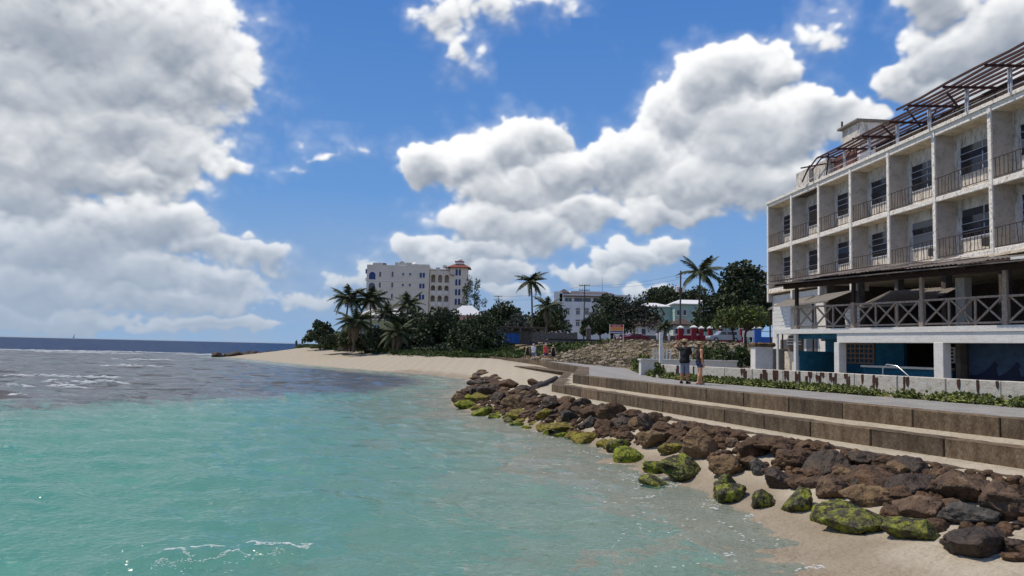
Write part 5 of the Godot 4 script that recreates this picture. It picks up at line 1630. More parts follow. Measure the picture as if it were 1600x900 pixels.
func make_town() -> void:
	rng.seed = 611
	var pb: Texture2D = mats["pb"]
	var cream := textured("cream_stucco", ramp_image(171, 0.015, 0.1, 0.4, [[0.0, G(198, 188, 172)], [0.3, G(218, 208, 193)], [1.0, G(230, 221, 207)]], 256), 0.05, 0.9)
	var trim := plain("pale_trim", G(226, 224, 220), 0.85)
	var blue_glass := plain("blue_shutter", G(36, 54, 110), 0.4)
	var dark_glass := plain("office_glass", G(78, 86, 98), 0.1)
	var void_dark := plain("tinted_glass", G(82, 86, 96), 0.12)
	var tile := textured("terracotta", ramp_image(175, 0.05, 0.12, 0.5, [[0.0, G(104, 52, 42)], [1.0, G(152, 84, 68)]], 256), 0.4, 0.9)
	var brown_roof := textured("brown_roof", ramp_image(177, 0.05, 0.12, 0.5, [[0.0, G(66, 54, 50)], [1.0, G(104, 90, 84)]], 256), 0.4, 0.9)
	var white_roof := plain("white_roof", G(212, 214, 216), 0.8)
	var office := textured("white_office", ramp_image(179, 0.015, 0.1, 0.4, [[0.0, G(206, 208, 212)], [1.0, G(232, 233, 235)]], 256), 0.08, 0.9)
	var mint := textured("mint_stucco", ramp_image(181, 0.015, 0.1, 0.4, [[0.0, G(146, 178, 172)], [1.0, G(176, 202, 196)]], 256), 0.1, 0.9)
	var red := textured("red_masonry", ramp_image(183, 0.04, 0.12, 0.4, [[0.0, G(122, 28, 38)], [1.0, G(164, 50, 58)]], 256), 0.4, 0.85)
	var blue := textured("blue_masonry", ramp_image(185, 0.04, 0.12, 0.4, [[0.0, G(40, 88, 168)], [1.0, G(76, 128, 204)]], 256), 0.4, 0.85)
	var grey := textured("old_grey_wall", ramp_image(187, 0.03, 0.12, 0.5, [[0.0, G(52, 50, 50)], [0.5, G(98, 94, 92)], [1.0, G(142, 138, 134)]], 256), 0.25, 0.95, pb, 0.6)

	# cream apartment block with the red roofed tower: k metres per photographed pixel at its distance
	var t := thing("apartment_block", "cream Spanish style apartment block with arches and red-roofed tower", "building", V(-30.5, 2.5, 251), 0.0)
	var k := 0.2035
	var X := func(px: float) -> float: return (px - 652.0) * k
	var Y := func(px: float, py: float) -> float: return (526.5 + px * 0.0231 - py) * k + 0.7
	var wall := MB.new()
	wall.box(Vector3((X.call(573) + X.call(671)) * 0.5, Y.call(620, 414) * 0.5, -6), Vector3(X.call(671) - X.call(573), Y.call(620, 414), 12))
	put(wall.mesh(), "wall", cream, t)
	var par := MB.new()
	for q in [[573, 582, 415, 413], [582, 597, 412, 412], [617, 622, 411.5, 411], [634, 643, 412, 411], [643, 671, 414.5, 413.5]]:
		par.box(Vector3((X.call(q[0]) + X.call(q[1])) * 0.5, Y.call(q[0], q[2]), -0.25), Vector3(X.call(q[1]) - X.call(q[0]), 0.8, 0.6))
	var gable := PackedVector2Array()
	for q in 13: gable.append(Vector2(X.call(628) + 1.15 * cos(PI * q / 12.0), Y.call(628, 413.5) + 1.15 * sin(PI * q / 12.0)))
	par.prism(gable, -0.5, 0.06, func(u: float, v: float, w: float) -> Vector3: return Vector3(u, v, w))
	put(par.mesh(), "parapet", cream, t)
	box_part("string_course", trim, t, Vector3((X.call(573) + X.call(671)) * 0.5, Y.call(620, 439), 0.08), Vector3(X.call(671) - X.call(573), 0.22, 0.2))
	box_part("roof_tank", grey, t, Vector3(X.call(596), Y.call(596, 411), -3), Vector3(1.9, 0.7, 1.6), 0.1)
	var cup := MB.new()
	cup.lathe(Vector3(X.call(646), Y.call(646, 413), -4), [Vector2(1.2, 0), Vector2(1.0, 0.6), Vector2(0.5, 1.1), Vector2(0.1, 1.3), Vector2(0.0, 2.0)], 10)
	put(cup.mesh(), "cupola", trim, t)
	for py in [430.5, 447.5, 465.0]:
		window_part(t, Vector3(X.call(581.8), Y.call(582, py), 0.02), 2.1, 2.4, blue_glass if py < 440 else void_dark, trim, true)
		for px in [594.2, 613.7]: window_part(t, Vector3(X.call(px), Y.call(px, py - 2), 0.02), 0.6, 1.6, void_dark, trim, false, false)
		for px in [630.3, 641.3]: window_part(t, Vector3(X.call(px), Y.call(px, py - 2), 0.02), 0.62, 0.85, void_dark, trim, false, false)
		for px in [658.0, 662.7]: window_part(t, Vector3(X.call(px), Y.call(px, py - 0.5), 0.02), 0.72, 1.55, blue_glass, trim, false, false)
	# side balcony, arcade and tower
	box_part("side_balcony", blue_glass, t, Vector3(X.call(571.6), Y.call(571, 423), -2.0), Vector3(0.7, 1.4, 2.0))
	box_part("side_balcony", trim, t, Vector3(X.call(571.6), Y.call(571, 436), -2.0), Vector3(0.6, 1.0, 2.0))
	# open arcades: a front pierced by arches, galleries behind it
	box_part("gallery_wall", cream, t, Vector3((X.call(671) + X.call(706)) * 0.5, Y.call(688, 419) * 0.5, -6.4), Vector3(X.call(706) - X.call(671), Y.call(688, 419), 4))
	box_part("arcade_roof", cream, t, Vector3((X.call(671) + X.call(706)) * 0.5, Y.call(688, 420.5), -2.9), Vector3(X.call(706) - X.call(671), 0.3, 3.2))
	for fl in [[422.0, 442.0, 428.5], [442.0, 459.5, 445.5], [459.5, 477.0, 461.5], [477.0, 494.0, 479.0]]:
		var y1: float = Y.call(688, fl[0])
		var y0: float = Y.call(688, fl[1]) + 0.01
		box_part("gallery_floor", cream, t, Vector3((X.call(671) + X.call(706)) * 0.5, y0 + 0.1, -2.9), Vector3(X.call(706) - X.call(671), 0.2, 3.0))
		for px in [677.2, 688.0, 698.4]:
			var c: float = X.call(px)
			var w := 0.68
			var crown: float = Y.call(688, fl[2])
			var sill := y0 + (0.06 if fl[0] < 430.0 else 1.15)
			var pl := PackedVector2Array([Vector2(c - 1.08, y0), Vector2(c - 1.08, y1), Vector2(c + 1.08, y1), Vector2(c + 1.08, y0), Vector2(c + w, y0)])
			for q in 9: pl.append(Vector2(c + w * cos(PI * q / 8.0), crown - w + w * sin(PI * q / 8.0)))
			pl.append(Vector2(c - w, y0))
			var am := MB.new()
			am.prism(pl, -1.5, -1.2, func(u: float, v: float, ww: float) -> Vector3: return Vector3(u, v, ww))
			put(am.mesh(), "arch", cream, t)
			box_part("gallery_parapet", trim, t, Vector3(c, (y0 + sill) * 0.5, -1.4), Vector3(w * 2.0, sill - y0, 0.16))
	for q in [[684, 419.5], [699, 419], [695, 416]]: box_part("arcade_pier", cream, t, Vector3(X.call(q[0]), Y.call(q[0], q[1]), -1.4), Vector3(1.2, 1.0, 0.6))
	box_part("tower", cream, t, Vector3((X.call(704.5) + X.call(731.5)) * 0.5, Y.call(718, 418) * 0.5, -1.7), Vector3(X.call(731.5) - X.call(704.5), Y.call(718, 418), 5.4))
	var tr := hip_roof(t, tile, Vector3(X.call(718), Y.call(718, 418), -1.7), 7.4, 7.4, 1.5, 2.2, "tower_roof")
	box_part("lantern", trim, tr, Vector3(0, 1.6, 0), Vector3(2.5, 0.9, 2.5))
	hip_roof(tr, tile, Vector3(0, 2.1, 0), 3.0, 3.0, 0.3, 1.6, "lantern_cap")
	var dome := MB.new()
	dome.lathe(Vector3(0, 2.3, 0), [Vector2(1.0, 0), Vector2(0.85, 0.5), Vector2(0.4, 0.85), Vector2(0.06, 1.0), Vector2(0.0, 1.6)], 10)
	put(dome.mesh(), "lantern_dome", trim, tr)
	for py in [426.0, 441.5, 457.0, 472.0]:
		for px in [714.6, 719.6]: window_part(t, Vector3(X.call(px), Y.call(px, py), 1.02), 0.7, 2.0, blue_glass, trim, true)
	box_part("tower_awning", tile, t, Vector3(X.call(707.5), Y.call(708, 430), 1.3), Vector3(1.6, 0.12, 1.3), 0.0, Basis(Vector3(0, 0, 1), -0.25))

	# houses on the point
	t = thing("pink_house", "small pink house with white hipped roof below the tower", "house", V(-11.6, 3.5, 202))
	box_part("wall", plain("pink_wall", G(212, 158, 156), 0.9), t, Vector3(0, 3.9, -3), Vector3(8.6, 7.8, 6))
	hip_roof(t, white_roof, Vector3(0, 8.0, -3), 9.4, 7.0, 2.6, 2.5)
	for x in [-2.6, 0.0, 2.6]: window_part(t, Vector3(x, 5.4, 0.02), 1.0, 1.3, dark_glass, trim)
	t = thing("yellow_house", "yellow two-storey house with pale flat roof behind the palms", "house", V(-32.0, 2.5, 188))
	box_part("wall", plain("yellow_wall", G(188, 180, 134), 0.9), t, Vector3(4, 3.4, -4), Vector3(14, 6.8, 8))
	box_part("wall", plain("white_wall", G(222, 222, 220), 0.9), t, Vector3(-4.6, 3.6, -4), Vector3(3.4, 7.2, 7.4))
	box_part("roof", white_roof, t, Vector3(3.0, 7.6, -4), Vector3(17, 0.5, 9), 0.05)
	hip_roof(t, plain("pale_roof", G(196, 194, 192), 0.9), Vector3(1.5, 7.9, -4), 14, 8.6, 1.8, 6.0, "upper_roof")
	for x in [0.0, 3.4, 7.0]: window_part(t, Vector3(x, 4.9, 0.02), 1.1, 1.4, dark_glass, trim)
	t = thing("beach_hut", "low weathered pale hut under the dead palm fronds", "hut", V(-28.5, 2.2, 147))
	box_part("wall", plain("hut_wall", G(124, 116, 108), 0.95), t, Vector3(0, 1.1, -1), Vector3(7, 2.2, 2))
	box_part("roof", brown_roof, t, Vector3(0, 2.35, -0.9), Vector3(7.6, 0.16, 3.0), 0.02, Basis(Vector3(1, 0, 0), 0.12))
	for x in [-2.2, 0.4]: box_part("door", brown_roof, t, Vector3(x, 0.95, 0.02), Vector3(0.9, 1.8, 0.06))

	# white office building
	k = 0.1748
	t = thing("office_building", "white office building with brown hipped roof and ribbon windows", "building", V(18.6, 5.0, 216))
	var OX := func(px: float) -> float: return (px - 905.0) * k
	var OY := func(px: float, py: float) -> float: return (526.5 + px * 0.0231 - py) * k - 1.8
	box_part("wall", office, t, Vector3((OX.call(863) + OX.call(985)) * 0.5, OY.call(910, 472) * 0.5, -7), Vector3(OX.call(985) - OX.call(863), OY.call(910, 472), 14))
	box_part("top_storey", office, t, Vector3((OX.call(874) + OX.call(985)) * 0.5, OY.call(930, 467), -6), Vector3(OX.call(985) - OX.call(874), 2.6, 11))
	hip_roof(t, brown_roof, Vector3(OX.call(926), OY.call(926, 463.0), -6), OX.call(972) - OX.call(879), 13, 1.5, 11.0)
	box_part("roof_block", office, t, Vector3(OX.call(924), OY.call(924, 456), -9), Vector3(10.5, 1.4, 4))
	for q in [[881.5, 894], [896, 924], [926, 944], [946, 962]]: window_part(t, Vector3((OX.call(q[0]) + OX.call(q[1])) * 0.5, OY.call(q[0], 468.2), -0.48), OX.call(q[1]) - OX.call(q[0]) - 0.3, 1.0, dark_glass, trim)
	box_part("tower", office, t, Vector3(OX.call(871.5), OY.call(871, 464), -2), Vector3(2.4, 3.0, 3))
	hip_roof(t, brown_roof, Vector3(OX.call(882), OY.call(882, 456), -4), 3.3, 3.3, 1.1, 0.2, "turret_roof")
	for x in [-1.2, 1.2]: put(strut(Vector3(OX.call(882) + x, OY.call(882, 470), -3), Vector3(OX.call(882) + x, OY.call(882, 456), -3), 0.3), "turret_post", brown_roof, t)
	for px in [872.8, 886.7, 903.0, 917.0, 931.0]:
		for py in [488.5, 506.5]:
			window_part(t, Vector3(OX.call(px), OY.call(px, py), 0.02), 0.95, 1.15, dark_glass, trim)
			box_part("transom_louvre", grey, t, Vector3(OX.call(px), OY.call(px, py - 5.6), 0.2), Vector3(1.15, 0.28, 0.4))  # grey louvre put in for the transom opening above the window
	var mast := MB.new()
	mast.tube([Vector3(OX.call(946), OY.call(946, 456), -8), Vector3(OX.call(946), OY.call(946, 428), -8)], [0.08, 0.03], 5)
	put(mast.mesh(), "antenna", plain("mast_grey", G(120, 122, 126), 0.7), t)

	# mint villa
	k = 0.1301
	t = thing("mint_villa", "mint green two-storey villa with white hipped roofs and window hoods", "house", V(38.0, 5.0, 161))
	var MX := func(px: float) -> float: return (px - 1090.0) * k
	var MY := func(px: float, py: float) -> float: return (526.5 + px * 0.0231 - py) * k - 1.8
	box_part("wall", mint, t, Vector3((MX.call(1055) + MX.call(1122)) * 0.5, MY.call(1090, 475) * 0.5, -5), Vector3(MX.call(1122) - MX.call(1055), MY.call(1090, 475), 10))
	hip_roof(t, white_roof, Vector3(MX.call(1088), MY.call(1088, 475), -5), 9.6, 11, 1.15, 4.6)
	box_part("wing_wall", mint, t, Vector3((MX.call(1003) + MX.call(1055)) * 0.5, MY.call(1030, 478) * 0.5, -8), Vector3(MX.call(1055) - MX.call(1003), MY.call(1030, 478), 10))
	hip_roof(t, white_roof, Vector3(MX.call(1029), MY.call(1029, 477.5), -8), 7.6, 11, 1.0, 2.0, "wing_roof")
	box_part("side_wing", mint, t, Vector3((MX.call(1122) + MX.call(1175)) * 0.5, MY.call(1140, 478) * 0.5, -6), Vector3(MX.call(1175) - MX.call(1122), MY.call(1140, 478), 10))
	for px in [1060.5, 1070.5]: window_part(t, Vector3(MX.call(px), MY.call(px, 488.5), 0.02), 0.55, 1.0, dark_glass, trim)
	for px in [1086.0, 1099.0, 1112.0]:
		window_part(t, Vector3(MX.call(px), MY.call(px, 492), 0.02), 0.7, 0.9, dark_glass, trim)
		box_part("window_hood", white_roof, t, Vector3(MX.call(px), MY.call(px, 486.5), 0.4), Vector3(1.35, 0.45, 0.8), 0.1)
	for px in [1086.0, 1100.0]: window_part(t, Vector3(MX.call(px), MY.call(px, 509), 0.02), 0.8, 1.0, dark_glass, trim)
	window_part(t, Vector3(MX.call(1032.0), MY.call(1032, 495), -2.96), 0.8, 1.0, dark_glass, trim)
	box_part("window_hood", white_roof, t, Vector3(MX.call(1032), MY.call(1032, 490), -2.6), Vector3(1.5, 0.45, 0.8), 0.1)
	t = thing("gatehouse", "small white cottage with brown pyramid roof before the mint villa", "cottage", V(29.6, 4.8, 136))
	box_part("wall", plain("pale_mint", G(208, 220, 220), 0.9), t, Vector3(0, 1.5, -1.6), Vector3(3.2, 3.4, 3.2), 0.02)
	hip_roof(t, brown_roof, Vector3(0, 3.25, -1.6), 4.1, 4.1, 1.2, 0.3)
	for x in [-1.0, 0.0, 1.0]: window_part(t, Vector3(x, 2.0, 0.02), 0.5, 0.85, dark_glass, trim)
	t = thing("gatehouse", "low white cottage with dark roof behind the dwarf palm", "cottage", V(23.4, 4.8, 132))
	box_part("wall", plain("cottage_wall", G(214, 218, 220), 0.9), t, Vector3(0, 1.3, -1.6), Vector3(5.0, 2.9, 3.2), 0.02)
	hip_roof(t, brown_roof, Vector3(0, 2.8, -1.6), 5.6, 4.1, 1.1, 2.4)
	for x in [-1.2, 1.3]: window_part(t, Vector3(x, 1.7, 0.02), 0.7, 1.1, dark_glass, trim)

	# red pillared wall and its blue neighbour
	t = thing("pillared_wall", "red masonry wall with white-capped square pillars along the street", "wall", V(0, 4.5, 113))
	var rk := 113.0 / 1230.0
	box_part("wall_body", red, t, Vector3((1112 - 801) * rk, 0.5, 0), Vector3(106 * rk, 1.3, 0.25))
	box_part("rail", trim, t, Vector3((1080 - 801) * rk, 1.32, 0), Vector3(42 * rk, 0.1, 0.1))
	for q in [[1065.5, 1.0, 2.3], [1086, 1.1, 2.4], [1098, 0.85, 2.3], [1111.5, 0.85, 2.35], [1127.5, 0.85, 2.4], [1161.5, 1.0, 2.4]]:
		var px: float = (q[0] - 801.0) * rk
		var pl := box_part("pillar", red, t, Vector3(px, q[2] * 0.5 - 0.1, 0.02), Vector3(0.66 * q[1], q[2], 0.66 * q[1]), 0.02)
		hip_roof(pl, trim, Vector3(0, q[2] * 0.5 + 0.09, 0), 0.82 * q[1], 0.82 * q[1], 0.26, 0.05, "pillar_cap")
	t = thing("pillared_wall", "bright blue wall with one white-capped pillar beside the red wall", "wall", V(0, 4.5, 113.4))
	box_part("wall_body", blue, t, Vector3((1202 - 801) * rk, 0.5, 0), Vector3(26 * rk, 1.4, 0.25))
	box_part("rail", trim, t, Vector3((1200 - 801) * rk, 2.0, 0), Vector3(20 * rk, 0.14, 0.12))
	var bp := box_part("pillar", blue, t, Vector3((1186.5 - 801) * rk, 1.15, 0.02), Vector3(0.95, 2.5, 0.95), 0.02)
	hip_roof(bp, trim, Vector3(0, 1.34, 0), 1.15, 1.15, 0.32, 0.05, "pillar_cap")
	# old grey walls along the lot
	t = thing("stone_wall", "long dark grey street wall behind the rubble lot", "wall", V(0, 4.3, 124))
	var sk := 124.0 / 1230.0
	for q in range(0, 12):
		var px := 838.0 + q * 5.8
		box_part("wall_panel", grey, t, Vector3((px - 801) * sk, 0.75 + 0.05 * (q % 3), 0), Vector3(5.75 * sk, 1.5 + 0.1 * (q % 3), 0.35), 0.02)
	t = thing("stone_wall", "grey garden wall with pale posts left of the red pillars' wall", "wall", V(0, 4.5, 116))
	sk = 116.0 / 1230.0
	box_part("wall_body", grey, t, Vector3((1010 - 801) * sk, 0.55, 0), Vector3(96 * sk, 1.1, 0.3), 0.02)
	box_part("coping", trim, t, Vector3((1010 - 801) * sk, 1.14, 0), Vector3(96 * sk, 0.08, 0.36), 0.01)
	for px in [986.0, 1003.0, 1029.0, 1047.0]: box_part("post", trim, t, Vector3((px - 801) * sk, 0.7, 0.1), Vector3(0.35, 1.4, 0.35), 0.03)
	t = thing("gate_pier", "pointed old grey stone gate pier on the street wall", "pier", V(12.0, 4.3, 122))
	box_part("pier_body", grey, t, Vector3(0, 1.1, 0), Vector3(0.7, 2.2, 0.7), 0.03)
	hip_roof(t, grey, Vector3(0, 2.25, 0), 0.8, 0.8, 0.6, 0.02, "pier_cap")
	t = thing("ruin", "dark ruined pavilion with blue panels beyond the beach creepers", "ruin", V(0.3, 4.0, 127))
	box_part("wall", grey, t, Vector3(-0.2, 1.0, -0.6), Vector3(8.6, 2.2, 0.3), 0.02)
	for j in 5: box_part("blue_panel", blue, t, Vector3(-2.1 + j * 0.72, 0.85, -0.3), Vector3(0.66, 1.5 + 0.1 * (j % 2), 0.08), 0.01)
	box_part("roof", brown_roof, t, Vector3(1.4, 2.6, -0.6), Vector3(7.4, 0.22, 2.6), 0.02)
	for x in [-2.0, 1.2, 5.0]: box_part("post", grey, t, Vector3(x, 1.3, 0.5), Vector3(0.22, 2.6, 0.22))

	# street: asphalt and a strip of pavement
	var road := MB.new()
	road.box(V(40, 4.6, 109), Vector3(70, 0.16, 6.5))
	structure(road.mesh(), "road", plain("asphalt", L(0.05, 0.05, 0.05), 0.95))

	# for sale sign
	t = thing("for_sale_sign", "white-posted red and orange for sale sign on the rubble lot", "sign", V(13.4, 4.2, 100))
	for x in [-0.86, 0.86]: box_part("post", trim, t, Vector3(x, 1.15, 0), Vector3(0.09, 2.4, 0.09), 0.01)
	var board := box_part("board", plain("sign_white", G(226, 226, 228), 0.8), t, Vector3(0, 1.8, 0.02), Vector3(1.66, 1.06, 0.05))
	box_part("red_band", plain("sign_red", G(188, 40, 44), 0.8), board, Vector3(0, 0.37, 0.028), Vector3(1.64, 0.28, 0.006))
	box_part("orange_band", plain("sign_orange", G(222, 150, 86), 0.8), board, Vector3(0, -0.02, 0.028), Vector3(1.64, 0.46, 0.006))
	box_part("blue_band", plain("sign_blue", G(70, 82, 140), 0.8), board, Vector3(0, -0.36, 0.028), Vector3(1.64, 0.16, 0.006))
	var tm := TextMesh.new()
	tm.text = "FOR SALE"
	tm.font_size = 24
	tm.pixel_size = 0.0098
	tm.depth = 0.01
	var o := put(tm, "lettering", trim, board)
	o.position = Vector3(0, 0.37, 0.036)
	box_part("lower_board", trim, t, Vector3(0.08, 0.98, 0.02), Vector3(0.5, 0.36, 0.03))
	# plain white notice by the road
	t = thing("notice_board", "blank white board on two legs beside the silver car", "board", V(31.3, 4.6, 104))
	box_part("board", trim, t, Vector3(0, 1.25, 0), Vector3(1.5, 0.85, 0.05))
	for x in [-0.6, 0.6]: box_part("leg", trim, t, Vector3(x, 0.45, 0), Vector3(0.07, 0.9, 0.07))

	# utility poles
	var grey_pole := plain("pole_wood", G(84, 78, 74), 0.9)
	for q in [["utility pole carrying two white transformers before the mint villa", 25.95, 4.6, 121, 11.2, true], ["double cross-arm utility pole before the white office building", 15.7, 5.0, 170, 12.4, false], ["distant cross-arm pole above the trees by the tower", -3.8, 5.0, 218, 12.8, false]]:
		t = thing("utility_pole", q[0], "pole", V(q[1], q[2], q[3]))
		var pm := MB.new()
		pm.tube([Vector3(0, -0.3, 0), Vector3(0.05, q[4], 0)], [0.17, 0.11], 8)
		put(pm.mesh(), "pole", grey_pole, t)
		if q[5]:
			for x in [-0.5, 0.5]:
				var tf := MB.new()
				tf.lathe(Vector3(x, q[4] - 2.9, 0.1), [Vector2(0.0, -0.45), Vector2(0.24, -0.42), Vector2(0.24, 0.4), Vector2(0.12, 0.5), Vector2(0.0, 0.5)], 12)
				put(tf.mesh(), "transformer", trim, t)
			put(strut(Vector3(-0.7, q[4] - 1.1, 0), Vector3(0.2, q[4] - 0.9, 0), 0.08), "cross_arm", grey_pole, t)
		else:
			for y in [0.25, 1.25]:
				put(strut(Vector3(-1.15, q[4] - y, 0), Vector3(1.15, q[4] - y, 0), 0.13), "cross_arm", grey_pole, t)
				for x in [-1.05, -0.5, 0.5, 1.05]: put(strut(Vector3(x, q[4] - y, 0), Vector3(x, q[4] - y + 0.32, 0), 0.1), "insulator", grey_pole, t)
	# wires
	for w in [[Vector3(15.7, 17.2, -170), Vector3(25.95, 15.2, -121), 0.6], [Vector3(16.6, 17.1, -170), Vector3(26.2, 14.6, -121), 0.7], [Vector3(25.95, 15.6, -121), Vector3(60, 18.5, -95), 0.8], [Vector3(25.95, 14.6, -121), Vector3(60, 16.4, -95), 0.8], [Vector3(-3.8, 17.6, -218), Vector3(15.7, 17.2, -170), 0.8], [Vector3(-3.8, 16.6, -218), Vector3(15.0, 16.0, -170), 0.8], [Vector3(12.5, 9.0, -200), Vector3(25.9, 11.0, -121), 0.9], [Vector3(12.5, 8.2, -200), Vector3(25.9, 9.6, -121), 1.0]]:
		var wm := MB.new()
		var pts := []
		for j in 13:
			var f := j / 12.0
			pts.append(w[0].lerp(w[1], f) - Vector3(0, w[2] * 4.0 * f * (1.0 - f), 0))
		wm.tube(pts, [0.018], 4, false)
		o = put(wm.mesh(), "power_line", plain("wire", G(40, 42, 46), 0.7))
		tag(o, "thin dark overhead wire strung between the utility poles", "wire", "overhead wires")

	car("silver car with roof rails parked before the red pillared wall", V(28.9, 4.68, 107.2), 0.12, G(150, 158, 168), true)
	car("dark red car half hidden behind the rubble near the sign", V(17.6, 4.35, 114.0), 0.3, G(110, 22, 34), false)
	# sailing boat far out
	t = thing("sailing_boat", "tiny white sailing boat on the horizon", "boat", V(-1106, 0, 2000))
	var bm := MB.new()
	bm.prism(PackedVector2Array([Vector2(-5, 1.4), Vector2(6, 1.6), Vector2(4, -0.4), Vector2(-4.4, -0.4)]), -1.4, 1.4, func(u: float, v: float, w: float) -> Vector3: return Vector3(u, v, w))
	put(bm.mesh(), "hull", trim, t)
	bm = MB.new()
	bm.prism(PackedVector2Array([Vector2(0.3, 2.2), Vector2(0.3, 15), Vector2(-4.6, 2.4)]), -0.06, 0.06, func(u: float, v: float, w: float) -> Vector3: return Vector3(u, v, w))
	put(bm.mesh(), "sail", trim, t)
	put(strut(Vector3(0.45, 1, 0), Vector3(0.45, 15.6, 0), 0.2), "mast", trim, t)

func car(label: String, at: Vector3, turn: float, col: Color, tall: bool) -> void:
	# side profile along x, the body pinched towards the roof
	var t := thing("parked_car", label, "car", at, turn)
	var paint := plain("car_paint_%d" % int(col.r * 100), col, 0.3, 0.4)
	var h := 1.62 if tall else 1.42
	var low := [Vector2(-2.2, 0.35), Vector2(-2.25, 0.62), Vector2(-2.1, 0.86), Vector2(-1.15, 0.98), Vector2(2.1, 1.02), Vector2(2.2, 0.7), Vector2(2.15, 0.35)]
	var top := [Vector2(-1.2, 0.97), Vector2(-0.5, h - 0.06), Vector2(0.1, h), Vector2(1.5, h - 0.03), Vector2(2.0, 1.01)]
	if not tall: top = [Vector2(-1.0, 0.97), Vector2(-0.3, h - 0.05), Vector2(0.9, h), Vector2(1.7, 1.01)]
	var b := MB.new()
	b.prism(PackedVector2Array(low), -0.86, 0.86, func(u: float, v: float, w: float) -> Vector3: return Vector3(u, v, w))
	put(b.mesh(), "body", paint, t)
	b = MB.new()
	b.prism(PackedVector2Array(top), -1.0, 1.0, func(u: float, v: float, w: float) -> Vector3: return Vector3(u, v, w * (0.84 - (v - 0.97) * 0.28)))
	put(b.mesh(), "cabin", paint, t)
	var gl := plain("car_glass", G(22, 26, 32), 0.08)
	for s in [-1.0, 1.0]:
		for q in [[-0.85, 0.15], [0.25, 0.95], [1.05, 1.6]]:
			if q[1] > (1.5 if tall else 1.2): if not tall: continue
			var g := MB.new()
			var y0 := 1.04
			var y1 := h - 0.14
			var lean: float = 0.38 if q[0] < 0 else 0.0
			var pl := PackedVector2Array([Vector2(q[0], y0), Vector2(q[1], y0), Vector2(q[1], y1), Vector2(q[0] + lean, y1)])
			g.prism(pl, 0.985, 1.015, func(u: float, v: float, w: float) -> Vector3: return Vector3(u, v, s * w * (0.84 - (v - 0.97) * 0.28)))
			put(g.mesh(), "side_window", gl, t)
		for x in [-1.35, 1.35]:
			var wh := MB.new()
			wh.lathe(Vector3(x, 0.34, s * 0.78), [Vector2(0.2, -0.11), Vector2(0.34, -0.1), Vector2(0.34, 0.1), Vector2(0.2, 0.11)], 16, Basis(Vector3(1, 0, 0), PI / 2))
			var w := put(wh.mesh(), "wheel", plain("tyre", G(24, 24, 25), 0.9), t)
			var hb := MB.new()
			hb.lathe(Vector3(x, 0.34, s * 0.8), [Vector2(0.0, -0.09), Vector2(0.2, -0.08), Vector2(0.2, 0.08), Vector2(0.0, 0.09)], 12, Basis(Vector3(1, 0, 0), PI / 2))
			put(hb.mesh(), "rim", plain("alloy", G(150, 152, 156), 0.4, 0.6), w)
		if tall: put(strut(Vector3(-0.3, h + 0.06, s * 0.58), Vector3(1.4, h + 0.05, s * 0.58), 0.05), "roof_rail", gl, t)
		box_part("headlight", plain("lamp_glass", G(220, 224, 228), 0.2), t, Vector3(-2.16, 0.72, s * 0.62), Vector3(0.12, 0.16, 0.36), 0.03)
		box_part("tail_light", plain("tail_red", G(140, 18, 20), 0.3), t, Vector3(2.15, 0.84, s * 0.7), Vector3(0.1, 0.24, 0.2), 0.03)

